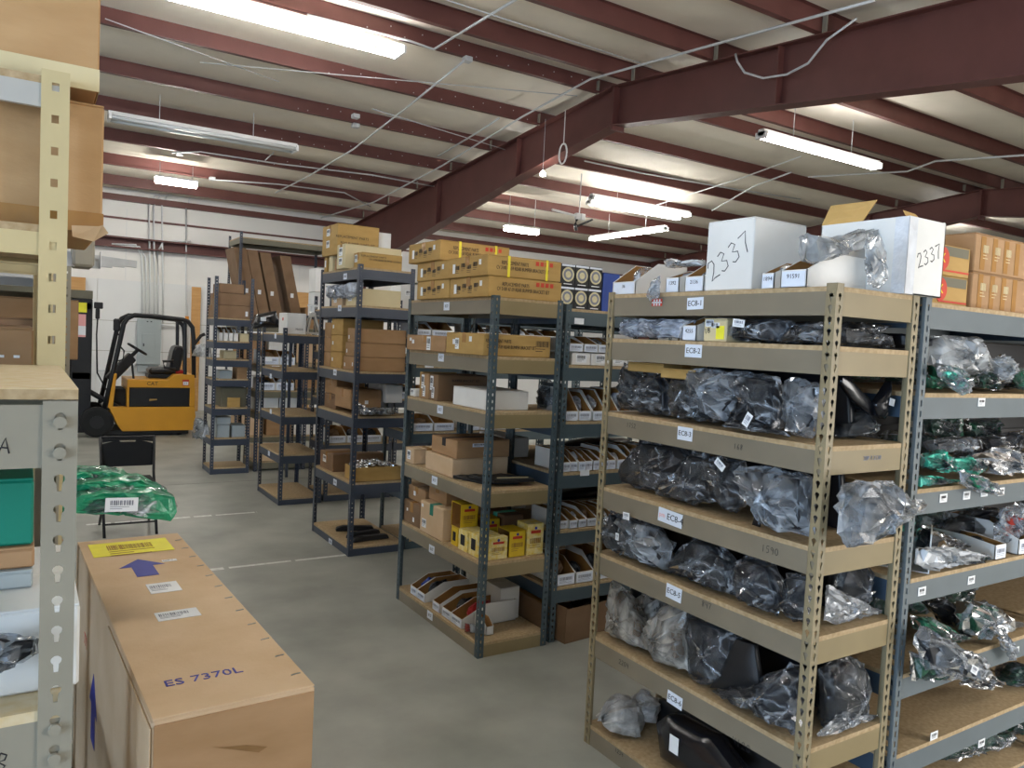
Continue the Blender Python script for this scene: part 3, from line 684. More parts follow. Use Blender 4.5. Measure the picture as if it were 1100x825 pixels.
def carton(label, x0, x1, y0, y1, z0, z1, m='card', rz=0, tape='y', group=None, stickers=(), texts=(), name='carton', cat='carton', seam=True, straps=(), bev=.004, tapem='tape', lid=False):
    """closed corrugated carton: body, two top flaps either side of a taped seam; stickers (face,u,v,w,h), texts (face,string,u,v,size,mat) from the face's lower left corner"""
    W, D, H = x1-x0, y1-y0, z1-z0
    t = thing(name, label, cat, ((x0+x1)/2, (y0+y1)/2, z0), rz, group); f = .004
    part('box_body', MB().box(-W/2, W/2, -D/2, D/2, 0, H-f), m, t, bevel=min(bev, H*.1))
    if lid: part('lid', MB().box(-W/2+.001, W/2-.001, -D/2+.001, D/2-.001, H-f, H), m, t, bevel=.0015)
    elif tape == 'y':     # seam along y
        for s in (-1, 1): part('flap', MB().box(s*.0015, s*(W/2-.001), -D/2+.001, D/2-.001, H-f, H), m, t, bevel=.001)
        if seam: part('tape', MB().box(-.024, .024, -D/2-.0008, D/2+.0008, H, H+.0008).box(-.024, .024, -D/2-.0012, -D/2-.0002, H-min(.07, H*.45), H+.0008), tapem, t)
    else:
        for s in (-1, 1): part('flap', MB().box(-W/2+.001, W/2-.001, s*.0015, s*(D/2-.001), H-f, H), m, t, bevel=.001)
        if seam: part('tape', MB().box(-W/2-.0008, W/2+.0008, -.024, .024, H, H+.0008).box(-W/2-.0012, -W/2-.0002, -.024, .024, H-min(.07, H*.45), H+.0008), tapem, t)
    def fc(face, u, v):
        if face == '-y': return (-W/2+u, -D/2, v)
        if face == '-x': return (-W/2, D/2-u, v)
        if face == '+z': return (-W/2+u, -D/2+v, H+.001)
        if face == '+x': return (W/2, -D/2+u, v)
    for i, s in enumerate(stickers):
        face, u, v, w_, h_ = s[:5]; mm = s[5] if len(s) > 5 else 'paper'
        pl = onface(t, plate(w_, h_, mm), 'sticker', face, fc(face, u, v), .0004, s[6] if len(s) > 6 else 0)
        if mm in ('paper', 'paperblue') and w_ > .03:
            o = part('print', barcode(w_*.8, h_*.8, seed=i+int(W*100)), None, pl); o.location = (0, 0, .0014)
    for s in texts:
        face, tx, u, v, sz, mm = s[:6]; text(t, tx, sz, mm, face, fc(face, u, v), .001, s[6] if len(s) > 6 else 0, sx=s[7] if len(s) > 7 else 1)
    for face, u in straps:
        w_ = .016
        if face == '-y': part('strap', MB().box(-W/2+u, -W/2+u+w_, -D/2-.002, D/2+.002, H+.0005, H+.002).box(-W/2+u, -W/2+u+w_, -D/2-.002, -D/2-.0005, 0, H+.002), 'yellowstrap', t)
    return t
BING = 'white corrugated parts bins'
def bin_(label, cx, y, z, w_, d, h, hf, face='-y', m='whitebox', fill=None, group=BING, lab=True, tx=None, seed=0, name='parts_bin'):
    """open-fronted corrugated bin; (cx, y) = middle of its low front edge"""
    t = thing(name, label, 'bin', (cx, y, z), 0 if face == '-y' else -PI/2, group); k = .003; c = d*.42
    side = [(0, 0), (d, 0), (d, h), (c, h), (0, hf)]
    mb = MB().box(-w_/2, w_/2, 0, d, 0, k)
    mb.prism(side, 0, -w_/2, -w_/2+k); mb.prism(side, 0, w_/2-k, w_/2); mb.box(-w_/2, w_/2, 0, k, 0, hf); mb.box(-w_/2, w_/2, d-k, d, 0, h)
    part('bin_shell', mb, m, t)
    ins = [(k, k), (d-k, k), (d-k, h-.002), (c, h-.002), (k, hf-.001)]
    mi = MB().prism(ins, 0, -w_/2+k, -w_/2+k+.001).prism(ins, 0, w_/2-k-.001, w_/2-k).box(-w_/2+k, w_/2-k, d-k-.001, d-k, k, h-.002)
    part('inner_face', mi, 'kraft', t)
    if lab:
        pl = onface(t, plate(w_*.88, hf*.86, 'paperblue'), 'bin_label', '-y', (0, 0, hf*.48), .0004)
        if tx:
            o = part('lettering', textmesh(tx, hf*.36, 'ink'), None, pl); o.location = (0, hf*.15, .0014)
        else:
            o = part('print', barcode(w_*.7, hf*.55, 'inkgrey', seed=seed % 5), None, pl); o.location = (0, 0, .0014)
    if fill:
        R = random.Random(seed)
        for q in range(fill[1]):
            r = w_*.36; ux = R.uniform(-.12, .12)*w_; uy = d*(.35+.3*q/max(1, fill[1])); s = R.uniform(.8, 1.1)
            ol = [(r*s*math.cos(a)*R.uniform(.8, 1.1), h*.4*s*math.sin(a)*R.uniform(.8, 1.1)) for a in [2*PI*i/9 for i in range(9)]]
            o = part('contents', pillow(ol, d*.35, .008, seed+q, nr=3, na=12, fr=12, flat=True), fill[0], t, (ux, uy, h*.52), rot=(R.uniform(-.3, .5), 0, R.uniform(-.4, .4)))
    return t
# ---------------------------------------------------------------- right foreground unit: goods on every shelf
z = 2.031
bin_('white bin with an orange-brown inside at the far end of the top tan shelf', 2.215+.0, 2.62, z, .15, .3, .14, .055, '-x', fill=('clear', 1), tx='36', seed=2)
bin_('white bin tagged 1392 beside a clear bag on the top tan shelf', 2.215, 2.32, z, .075, .3, .1, .06, '-x', fill=('clearhazy', 1), tx='1392', seed=3)
bin_('white bin tagged 2136 against the large white carton', 2.215, 2.2, z, .1, .3, .13, .06, '-x', fill=('clearhazy', 2), tx='2136', seed=4)
bagged('clear bag of small parts flopping over bins left of the white carton', 'x', 2.3, [(714, 280), (722, 278), (732, 287), (745, 281), (756, 279), (757, 296), (735, 302), (718, 300)], .1, 'pale', 'hazewhite', amp=.012, zmin=2.14, name='parts_bag', cat='bag')
bagged('small clear bag hanging over the top shelf edge by a red sticker', 'x', 2.185, [(703, 302), (712, 296), (711, 318), (700, 324), (697, 318)], .02, 'clearhazy', None, amp=.006, name='parts_bag', cat='bag')
B1 = carton('large white carton marked 2337 on its left side, middle of the top shelf', 2.21, 2.5, 1.915, 2.14, z, 2.292, 'whitebox', tape='x', seam=False)
scrawl(B1, '2337', '-x', (-.145, .0, .125), .075, .55)
bin_('white bin with brown inside between carton 2337 and bin 91591', 2.215, 1.845, z, .055, .3, .105, .055, '-x', fill=('clearhazy', 1), tx='1894', seed=5)
b9 = bin_('white bin tagged 91591 at the near end of the top tan shelf', 2.205, 1.73, z, .105, .33, .125, .06, '-x', fill=None, tx='91591', seed=6)
bagged('clear bag of black plastic clips lying across bin 91591', 'y', 1.69, [(838, 254), (860, 250), (890, 262), (952, 240), (945, 258), (905, 272), (880, 280), (852, 286), (836, 276)], .13, 'pale', 'darkpart', cf=.5, amp=.012, zmin=2.1, name='parts_bag', cat='bag')
bagged('clear bag holding a grey clip hanging beside the open white carton', 'y', 1.5, [(930, 258), (944, 252), (950, 270), (953, 300), (944, 310), (932, 304)], .035, 'pale', 'darkpart', cf=.45, amp=.006, name='parts_bag', cat='bag')
# open white carton overhanging the corner
t = thing('open_carton', 'open white carton marked 2337 on its right side with a raised brown flap', 'carton', (2.645, 1.705, z), 0)
W, D, H = .225, .345, .262
mb = MB().box(-W/2, W/2, -D/2, D/2, 0, .004).box(-W/2, -W/2+.004, -D/2, D/2, 0, H).box(W/2-.004, W/2, -D/2, D/2, 0, H).box(-W/2, W/2, -D/2, -D/2+.004, 0, H).box(-W/2, W/2, D/2-.004, D/2, 0, H)
part('box_body', mb, 'whitebox', t)
part('flap', MB().add([(-W/2, D/2, H), (-W/2, D/2-.17, H), (-W/2+.03, D/2-.2, H+.075), (-W/2+.02, D/2-.02, H+.075), (-W/2+.003, D/2, H), (-W/2+.003, D/2-.17, H), (-W/2+.033, D/2-.2, H+.075), (-W/2+.023, D/2-.02, H+.075)], [(0, 1, 2, 3), (7, 6, 5, 4), (0, 4, 5, 1), (1, 5, 6, 2), (2, 6, 7, 3), (3, 7, 4, 0)]), 'cardgold', t)
part('flap', MB().add([(-W/2+.01, -D/2+.02, H), (-W/2+.1, -D/2+.02, H), (-W/2+.09, -D/2+.035, H+.02), (-W/2+.02, -D/2+.04, H+.026)], [(0, 1, 2, 3)]), 'cardgold', t)
part('flap', MB().box(W/2-.004, W/2, -D/2+.004, D/2-.004, H, H+.004), 'whitebox', t)
scrawl(t, '2337', '-y', (.02, -D/2, .14), .05, .35)
part('tape', MB().box(-W/2-.001, -W/2+.05, -D/2-.001, -D/2, .0, H).box(-W/2-.001, -W/2, -D/2-.001, -D/2+.05, 0, H), 'hazewhite', t)

# second shelf
z = 1.839
for i, px in enumerate([[(651, 345), (656, 339), (690, 338), (700, 350), (695, 362), (652, 362)], [(690, 340), (742, 337), (748, 345), (735, 363), (700, 363), (683, 357)]]):
    bagged(['bluish white foam bag at the far end of the second tan shelf', 'bluish white foam bag, nearer of the two on the second tan shelf'][i], 'x', 2.27, px, .14, 'milky', 'hazewhite', amp=.014, zmin=z, cf=.9, name='foam_bag', cat='bag')
bin_('small white bin on the second shelf next to the bluish bags', 2.21, 2.205, z, .075, .28, .1, .06, '-x', fill=('clear', 1), tx='4255', seed=9)
carton('small cream box with a yellow sticker on the second tan shelf', 2.215, 2.4, 2.02, 2.135, z, z+.088, 'cream_card', stickers=[('-x', .085, .035, .04, .05, 'yellowpaper'), ('-x', .03, .07, .04, .025, 'paperblue'), ('-x', .06, .062, .04, .02, 'paper')], texts=[('-x', '18', .02, .04, .03, 'ink', .2)], name='small_box', cat='box')
bagged('dark part in a clear bag with a white sticker on the second tan shelf', 'x', 2.28, [(774, 365), (782, 348), (800, 342), (850, 341), (856, 352), (845, 370), (800, 370)], .14, 'clear', 'darkpart', amp=.013, zmin=z, sticker=[(-.02, .06, .055, .028, -.1)])
bagged('dark part in clear film at the near corner of the second tan shelf', 'x', 2.27, [(838, 368), (850, 352), (884, 346), (889, 360), (886, 372), (850, 372)], .12, 'clear', 'gloss', amp=.013, zmin=z)
bagged('black panel in clear film at the back of the second tan shelf', 'x', 2.48, [(775, 350), (790, 338), (905, 336), (905, 375), (790, 370)], .12, 'clear', 'darkpart', amp=.01, zmin=z)
bagged('upper dark part in clear film seen from the end of the second tan shelf', 'y', 1.66, [(897, 352), (910, 342), (950, 341), (957, 345), (940, 356), (915, 360)], .12, 'clear', 'darkpart', amp=.01)
bagged('lower dark part in clear film seen from the end of the second tan shelf', 'y', 1.63, [(897, 352), (920, 351), (955, 362), (960, 373), (898, 370)], .1, 'clear', 'darkpart', amp=.012, zmin=z)
solidpart('grey plastic trim at the far corner of the second tan shelf end', 'y', 1.7, [(955, 358), (982, 361), (982, 374), (955, 374)], .2, 'darkpart', zmin=z)

# third shelf
z = 1.513
carton('left of two thin golden boxes under the second shelf beam', 2.24, 2.5, 2.37, 2.595, 1.70, 1.74, 'cardgold', name='thin_box', cat='box', tape='y')
carton('right of two thin golden boxes under the second shelf beam', 2.22, 2.5, 2.17, 2.365, 1.685, 1.725, 'cardgold', name='thin_box', cat='box', tape='y')
L3 = [([(651, 394), (672, 390), (690, 405), (697, 440), (690, 453), (672, 452), (652, 440)], .14, 2.28, 'clear', 'bagged dark part farthest left on the EC8-3 shelf'),
      ([(675, 402), (712, 402), (722, 420), (722, 452), (690, 451), (668, 440)], .14, 2.3, 'clear', 'bagged dark part second from the left on the EC8-3 shelf'),
      ([(724, 402), (748, 400), (764, 440), (768, 456), (745, 462), (724, 454)], .16, 2.28, 'clear', 'bagged round black part in the middle of the EC8-3 shelf'),
      ([(738, 398), (752, 388), (790, 383), (804, 395), (803, 425), (782, 452), (764, 448), (752, 430), (742, 412)], .16, 2.24, 'clearhazy', 'big crumpled clear bag bulging out high on the EC8-3 shelf'),
      ([(797, 396), (822, 398), (835, 405), (843, 440), (838, 462), (812, 468), (790, 455), (795, 420)], .15, 2.26, 'clear', 'bagged part with a white tag hanging down on the EC8-3 shelf'),
      ([(774, 472), (788, 452), (815, 456), (850, 470), (849, 480), (790, 478)], .1, 2.22, 'clear', 'flat clear bag lying over the front edge of the EC8-3 shelf'),
      ([(849, 405), (856, 398), (870, 412), (884, 414), (884, 450), (870, 475), (850, 479), (845, 440)], .14, 2.25, 'clearhazy', 'bagged part by the near post of the EC8-3 shelf')]
for px, t_, x_, f, lb in L3:
    bagged(lb, 'x', x_, px, t_, f, 'gloss' if 'round' in lb else 'darkpart', amp=.02, fr=9, sticker=[(.03, .04, .028, .05, -.5)] if 'white tag' in lb else None)
for i, px in enumerate([[(655, 470), (655, 385), (770, 372), (770, 480)], [(770, 480), (770, 374), (915, 372), (915, 500)]]):  # dark sheets added to imitate the deep shade behind the bags
    solidpart(['dark panel standing at the back of the EC8-3 shelf, far half', 'dark panel standing at the back of the EC8-3 shelf, near half'][i], 'x', 2.52, px, .06, 'darkpart', zmin=z)
solidpart('glossy black bracket with a white tag on the end of the EC8-3 shelf', 'y', 1.66, [(903, 402), (908, 404), (936, 432), (942, 444), (934, 446), (915, 430), (902, 412)], .03, 'gloss')
solidpart('long black trim piece slanting across the end of the EC8-3 shelf', 'y', 1.64, [(938, 434), (975, 410), (980, 414), (955, 438), (948, 450), (940, 446)], .05, 'gloss')
tagp = AY(958, 432, 1.61); single('paper_tag', plate(.03, .026, 'paper'), None, 'square white paper tag stuck to the black trim', 'tag', tagp, rz=0).rotation_euler = (PI/2, .2, 0)
bagged('bagged black panel lying under the trim on the EC8-3 shelf end', 'y', 1.7, [(898, 475), (905, 455), (925, 440), (952, 452), (940, 465), (920, 473)], .14, 'clear', 'darkpart', amp=.01, zmin=z)

# fourth shelf
z = 1.179
L4 = [([(662, 506), (668, 498), (690, 474), (735, 476), (745, 490), (712, 530), (690, 524), (668, 518)], .08, 2.3, 'clear', 'large flat black panel in a bag at the far end of the EC8-4 shelf'),
      ([(705, 530), (745, 482), (775, 486), (778, 538), (745, 541), (712, 534)], .1, 2.27, 'clear', 'black panel in shiny film, second on the EC8-4 shelf'),
      ([(757, 492), (775, 486), (796, 492), (806, 520), (800, 545), (788, 552), (765, 535)], .14, 2.26, 'clear', 'rounded black part in film, middle of the EC8-4 shelf'),
      ([(790, 504), (815, 494), (845, 500), (871, 508), (872, 574), (850, 573), (828, 580), (822, 560), (812, 535)], .18, 2.23, 'clearhazy', 'loosely bagged part drooping over the edge near the EC8-4 near post')]
for px, t_, x_, f, lb in L4:
    bagged(lb, 'x', x_, px, t_, f, 'darkpart' if 'loose' in lb else 'black', amp=.014 if 'flat' in lb else .022, cf=.93 if 'flat' in lb else .84, fr=6, zmin=z-.02, sticker=[(0.03, .19, .05, .028, -.6)] if 'rounded' in lb else None)
solidpart('thin black strut standing on the EC8-4 shelf', 'x', 2.24, [(812, 547), (818, 545), (816, 572), (808, 570)], .015, 'gloss', zmin=z)
for i, px in enumerate([[(665, 530), (668, 460), (770, 468), (770, 560)], [(770, 560), (770, 470), (905, 500), (905, 600)]]):  # added dark sheets stand in for shade at the shelf back
    solidpart(['dark panel at the back of the EC8-4 shelf, far half', 'dark panel at the back of the EC8-4 shelf, near half'][i], 'x', 2.52, px, .06, 'darkpart', zmin=z)
bagged('big clear bag bulging out past the post at the end of the EC8-4 shelf', 'y', 1.5, [(893, 530), (905, 515), (945, 515), (965, 535), (979, 536), (975, 542), (945, 565), (925, 578), (900, 583), (891, 570)], .13, 'clearhazy', 'darkpart', cf=.6, amp=.02, fr=7)
# fifth shelf
z = .881
L5 = [([(641, 535), (652, 524), (660, 530), (670, 570), (688, 590), (672, 604), (655, 604), (641, 588)], .12, 2.24, 'clear', 'bagged part at the far post on the EC8-5 shelf'),
      ([(664, 530), (690, 536), (705, 550), (722, 585), (718, 612), (698, 622), (680, 612), (671, 590), (668, 560)], .14, 2.24, 'clearhazy', 'bagged part with two stickers, second on the EC8-5 shelf'),
      ([(712, 612), (722, 600), (748, 574), (765, 580), (790, 600), (797, 642), (775, 640), (740, 622)], .16, 2.27, 'clear', 'black panel under stretched film in the middle of the EC8-5 shelf'),
      ([(790, 605), (806, 595), (832, 600), (846, 650), (835, 668), (812, 674), (798, 655), (792, 630)], .15, 2.25, 'clear', 'bagged dark part near the near post on the EC8-5 shelf'),
      ([(848, 615), (874, 612), (872, 668), (856, 672), (842, 655), (850, 638)], .12, 2.25, 'clear', 'bagged dark part tucked behind the near post on the EC8-5 shelf')]
for px, t_, x_, f, lb in L5:
    bagged(lb, 'x', x_, px, t_, f, 'darkpart' if 'bagged' in lb else 'black', amp=.02, fr=8, sticker=[(-.01, .2, .04, .03, .05), (-.06, .1, .02, .03, 0)] if 'two stickers' in lb else None)
for i, px in enumerate([[(665, 600), (665, 535), (770, 560), (770, 660)], [(770, 660), (770, 565), (900, 600), (905, 690)]]):  # shade behind these bags is made with two added sheets
    solidpart(['dark blue panel at the back of the EC8-5 shelf, far half', 'dark panel at the back of the EC8-5 shelf, near half'][i], 'x', 2.52, px, .06, 'darkpart', zmin=z)
bagged('pointed dark part in clear film on the end of the EC8-5 shelf', 'y', 1.68, [(890, 640), (900, 600), (926, 592), (945, 625), (956, 664), (925, 682), (892, 684)], .16, 'clear', 'darkpart', amp=.012, zmin=z)
bagged('hazy film folded over the front of the EC8-5 shelf end', 'y', 1.6, [(888, 628), (905, 636), (950, 663), (955, 670), (920, 682), (896, 684), (886, 665)], .05, 'clearhazy', None, amp=.008, zmin=z)
# sixth shelf
z = .501
bagged('frosted three-cornered bag at the far end of the EC8-6 shelf', 'x', 2.27, [(649, 619), (668, 630), (690, 672), (700, 698), (683, 708), (641, 678)], .16, 'frosted', 'carddark', amp=.012, fr=4, cf=.7, zmin=z)
bagged('grey film bag behind the frosted three-cornered bag', 'x', 2.42, [(668, 625), (715, 640), (722, 690), (700, 700), (685, 690)], .14, 'frosted', 'darkpart', amp=.012, fr=4, zmin=z)
bagged('second frosted bag, upright, middle of the EC8-6 shelf', 'x', 2.25, [(694, 685), (700, 664), (720, 645), (738, 650), (742, 722), (712, 732), (708, 712)], .16, 'frosted', 'carddark', amp=.014, fr=4, cf=.6, zmin=z)
bagged('clear bag round a black wedge on the EC8-6 shelf', 'x', 2.26, [(739, 655), (775, 662), (795, 685), (785, 735), (752, 742), (742, 728)], .12, 'clear', 'darkpart', amp=.009, zmin=z)
solidpart('bare black triangular panel standing among bags on the EC8-6 shelf', 'x', 2.25, [(765, 738), (793, 686), (812, 692), (818, 735), (800, 740)], .05, 'black', zmin=z)
bagged('wide dark part in loose film near the post on the EC8-6 shelf', 'x', 2.25, [(768, 748), (810, 735), (852, 712), (872, 722), (874, 795), (845, 797), (800, 770)], .17, 'clear', 'darkpart', amp=.022, fr=8, zmin=z-.01)
for i, px in enumerate([[(665, 690), (668, 615), (780, 650), (780, 760)], [(780, 760), (780, 650), (900, 690), (900, 810)]]):  # two sheets put in as the darkness behind this shelf's bags
    solidpart(['dark panel at the back of the EC8-6 shelf, far half', 'dark panel at the back of the EC8-6 shelf, near half'][i], 'x', 2.52, px, .06, 'darkpart', zmin=z)
bagged('shiny film over a dark part on the end of the EC8-6 shelf', 'y', 1.62, [(882, 720), (905, 700), (925, 712), (942, 760), (956, 790), (938, 806), (905, 790), (884, 780)], .14, 'clear', 'darkpart', amp=.011, fr=6, zmin=z)
bagged('flat hazy film spilling across the end of the EC8-6 shelf', 'y', 1.58, [(878, 790), (905, 765), (940, 792), (944, 802), (905, 812), (880, 818)], .03, 'clearhazy', None, amp=.01, zmin=z)
# bottom shelf
z = .091
bagged('white plastic bag on the bottom shelf at the far end', 'x', 2.3, [(634, 768), (642, 747), (662, 746), (680, 758), (684, 800), (668, 807), (646, 796)], .22, 'whitebag', 'hazewhite', amp=.02, zmin=z, name='plastic_bag', cat='bag')
bagged('thinner white plastic bag behind the first on the bottom shelf', 'x', 2.42, [(662, 748), (690, 742), (706, 758), (702, 785), (684, 790)], .14, 'whitebag', 'hazewhite', amp=.018, zmin=z+.03, name='plastic_bag', cat='bag')
solidpart('black plastic case with a paper label on the bottom shelf', 'x', 2.32, [(712, 775), (725, 765), (770, 790), (800, 830), (760, 850), (715, 830)], .16, 'gloss', zmin=z, name='plastic_case', cat='case')
onf = AX(724, 800, 2.235); single('paper_label', plate(.05, .07, 'paper'), None, 'creased paper label on the black plastic case', 'label', onf).rotation_euler = (PI/2, 0, -PI/2)
solidpart('black moulding at the back of the bottom shelf of the tan unit', 'x', 2.5, [(705, 800), (712, 750), (860, 800), (870, 880), (780, 870)], .1, 'black', zmin=z)
# ---------------------------------------------------------------- right hand row: green and clear bags
GG = 'green and clear bags on the right hand row'
def rb(label, y, px, t=.12, f='clear', core='green', **k):
    k.setdefault('amp', .02); bagged(label, 'y', y, px, t, f, core, group=GG, fr=k.pop('fr', 9), **k)
z = 1.691
rb('large clear bag over pale green card on the second shelf of the right row', 1.62, [(994, 372), (1004, 361), (1050, 361), (1060, 378), (1063, 400), (1046, 402), (1010, 394), (995, 390)], .12, 'pale', 'hazewhite', cf=.8)
rb('clear bag hanging down in front by the grey post on the right row', 1.55, [(994, 392), (1012, 393), (1028, 405), (1029, 420), (1018, 422), (1008, 412), (995, 402)], .05, 'clearhazy', 'mint', cf=.6)
rb('dark green pointed bag dropping over the shelf edge', 1.57, [(1050, 402), (1062, 398), (1068, 405), (1075, 424), (1068, 426), (1052, 416)], .05, 'clear', 'greendark')
rb('pale bag beside a green fold at the right picture edge', 1.6, [(1062, 386), (1078, 381), (1090, 390), (1092, 400), (1080, 410), (1068, 408)], .07, 'pale', 'hazewhite')
rb('green bag at the right picture edge on the second shelf', 1.6, [(1088, 398), (1105, 394), (1125, 396), (1125, 420), (1095, 420)], .1, 'clear', 'green', zmin=z)
rb('green bag low behind the grey post on the second shelf', 1.64, [(992, 402), (1010, 406), (1030, 420), (1020, 424), (992, 422)], .1, 'clear', 'green', zmin=z)
rb('dark green bags heaped in the middle of the second shelf', 1.72, [(1030, 398), (1060, 402), (1095, 412), (1090, 423), (1030, 423)], .14, 'clear', 'greendark', zmin=z)

z = 1.341
rb('dark green carton-like bag at the back left of the third shelf', 1.8, [(992, 467), (990, 445), (1030, 445), (1032, 470), (1010, 472)], .1, 'clear', 'greendark')
rb('dark green bag at the back right of the third shelf', 1.85, [(1032, 452), (1110, 448), (1120, 470), (1040, 475)], .1, 'clear', 'greendark')
rb('grey clear bag over the pile on the third shelf', 1.68, [(996, 476), (1025, 468), (1052, 472), (1054, 482), (1030, 486), (1000, 486)], .1, 'clearhazy', 'darkpart')
rb('mint green printed bag on top of the third shelf pile', 1.6, [(988, 490), (1012, 483), (1022, 496), (1028, 505), (1012, 508), (990, 502)], .07, 'clear', 'mint', cf=.93)
rb('bright mint bag lying at the front left of the third shelf', 1.56, [(985, 512), (1003, 511), (1025, 520), (1032, 526), (1016, 532), (1002, 522), (985, 522)], .05, 'clear', 'mint', cf=.93)
rb('crumpled mint and clear bag in the middle of the third shelf', 1.6, [(1020, 492), (1045, 490), (1062, 500), (1052, 508), (1035, 510), (1022, 506)], .07, 'clear', 'mint', cf=.93)
rb('clear bag with pale green stripe over the third shelf edge', 1.54, [(1022, 505), (1045, 510), (1062, 520), (1068, 530), (1040, 526), (1025, 518)], .04, 'clearhazy', 'green', cf=.6)
rb('crinkled silver-grey bag on the right of the third shelf', 1.58, [(1048, 490), (1075, 478), (1100, 488), (1110, 505), (1090, 515), (1068, 517), (1058, 508)], .12, 'clearhazy', 'darkpart', amp=.03)
rb('blue-black bag behind the silver-grey bag on the third shelf', 1.75, [(1050, 470), (1110, 462), (1120, 485), (1060, 488)], .12, 'clear', 'darkpart')
rb('green bag poking out at the right edge of the third shelf', 1.6, [(1096, 494), (1120, 490), (1120, 512), (1098, 500)], .06, 'clear', 'green')
z = 1.011
t = thing('open_tray', 'white card tray holding dark film bags on the fourth shelf', 'tray', (3.05, 1.66, z), .5)
part('tray_side', MB().prism([(-.2, 0), (.17, 0), (.17, .06), (.0, .15), (-.2, .15)], 1, -.005, 0), 'whitebox', t); part('tray_side', MB().box(.165, .17, 0, .2, 0, .06), 'whitebox', t); part('tray_base', MB().box(-.2, .17, 0, .2, 0, .004), 'whitebox', t)
rb('dark film bag with a lilac card inside the white tray', 1.78, [(1010, 575), (1020, 560), (1060, 545), (1085, 548), (1080, 590), (1050, 598)], .16, 'clear', 'darkpart')
rb('red-edged clear bag standing at the right of the fourth shelf', 1.62, [(1066, 588), (1078, 545), (1100, 540), (1110, 548), (1090, 580), (1075, 590)], .06, 'clearhazy', 'inkred', cf=.4, amp=.03)
rb('flat clear bag with pale green card drooping over the fourth shelf', 1.56, [(985, 590), (1010, 588), (1045, 592), (1062, 596), (1045, 605), (1022, 620), (1000, 615), (984, 605)], .05, 'pale', 'hazewhite', cf=.85)
rb('dark green folded card under the pale bag on the fourth shelf', 1.56, [(1018, 608), (1052, 596), (1066, 600), (1060, 604), (1030, 614)], .04, 'clear', 'greendark')
rb('dark bag by the grey post on the fourth shelf', 1.72, [(984, 590), (990, 565), (1030, 580), (1050, 592), (1000, 600)], .12, 'clear', 'darkpart')
bin_('small white bin with a barcode on the fourth shelf of the right row', AY(1074, 603, 1.56).x, 1.56, z, .09, .3, .075, .06, '-y', fill=('darkpart', 1), seed=12)
bin_('white bin with a green inside at the right edge of the fourth shelf', AY(1098, 596, 1.56).x+.03, 1.56, z, .13, .3, .12, .065, '-y', fill=('greendark', 1), seed=13)
z = .656
rb('clear bag with a white label spilling forward on the fifth shelf', 1.53, [(968, 676), (975, 668), (1010, 688), (1040, 702), (1050, 720), (1030, 724), (1000, 715), (978, 712)], .09, 'clearhazy', 'darkpart', sticker=[(.03, .1, .05, .028, -.5)], amp=.025)
rb('green bag below the labelled clear bag on the fifth shelf', 1.52, [(972, 700), (990, 710), (1010, 716), (1045, 722), (1048, 726), (1005, 726), (972, 726)], .06, 'clear', 'greendark')
rb('long green and clear bag pointing out of the fifth shelf', 1.62, [(980, 662), (1000, 664), (1030, 682), (1043, 695), (1035, 700), (1005, 690), (982, 674)], .09, 'clear', 'green')
rb('second long bag behind it, silver topped', 1.72, [(992, 645), (1015, 642), (1036, 665), (1042, 682), (1015, 672)], .1, 'clear', 'darkpart')
rb('rounded clear bag with green folds at the right of the fifth shelf', 1.6, [(1030, 660), (1038, 648), (1055, 646), (1075, 655), (1083, 672), (1070, 680), (1040, 690), (1034, 676)], .14, 'clearhazy', 'greendark', amp=.025)
rb('clear tail of film hanging over the fifth shelf beam', 1.535, [(1060, 672), (1070, 672), (1082, 690), (1087, 705), (1079, 708), (1072, 690)], .025, 'clearhazy', None)
rb('white inside-out bag at the right edge of the fifth shelf', 1.62, [(1078, 675), (1090, 676), (1096, 682), (1085, 686), (1078, 682)], .04, 'whitebag', None)


z = .351
rb('blue film bag hanging from the fifth shelf at the right', 1.62, [(1030, 735), (1045, 722), (1070, 728), (1080, 735), (1060, 740)], .05, 'clear', 'darkpart')
rb('dark green bag heap at the right edge of the sixth shelf', 1.66, [(1075, 735), (1090, 712), (1120, 705), (1125, 750), (1090, 752)], .14, 'clear', 'greendark', zmin=z)
z = .071
for i, a in enumerate((2.95, 3.2, 3.45)):
    T = bagged(['dark green bag on the bottom shelf of the right row, nearest', 'dark green bag on the bottom shelf of the right row, middle', 'dark green bag on the bottom shelf of the right row, far'][i], 'y', 1.7, [(1000+i*40, 815-i*8), (1010+i*40, 790-i*8), (1045+i*40, 785-i*8), (1055+i*40, 812-i*8)], .16, 'clear', 'greendark', zmin=z, group=GG)
# top of the right row
z = 2.016
carton('brown carton with shredded tape, upper of two at the right edge', 3.13, 3.73, 1.62, 2.0, z+.149, z+.3, 'card', tape='x', seam=False, group='brown cartons on the right row')
carton('brown carton with shredded tape, lower of two at the right edge', 3.13, 3.73, 1.62, 2.0, z+.001, z+.147, 'card', tape='x', seam=False, group='brown cartons on the right row')
for cz in (z+.17, z+.005):
    pass
for i in range(2):
    T = carton(['yellow-brown carton with a red disc emblem, upper of the pair', 'yellow-brown carton with a red disc emblem, lower of the pair'][i], 2.79, 3.12, 1.63, 1.98, z+.117-.116*i, z+.231-.116*i, 'cardgold', tape='y', seam=False, group='cartons with red disc')
    onface(T, plate(.3, .035, 'olive'), 'printed_band', '-y', (0, -.175, .092), .0004)
    me = MB().disc((0, 0, 0), 2, .044, .0008, 24).mesh('emblem'); setm(me, 'inkred'); e = onface(T, me, 'emblem', '-y', (-.03, -.175, .062), .0018)
    o = part('lettering', textmesh('K', .05, 'yellowpaper'), None, e); o.location = (0, 0, .0016)
    onface(T, plate(.2, .007, 'inkred'), 'printed_band', '-y', (.06, -.175, .018), .0004)
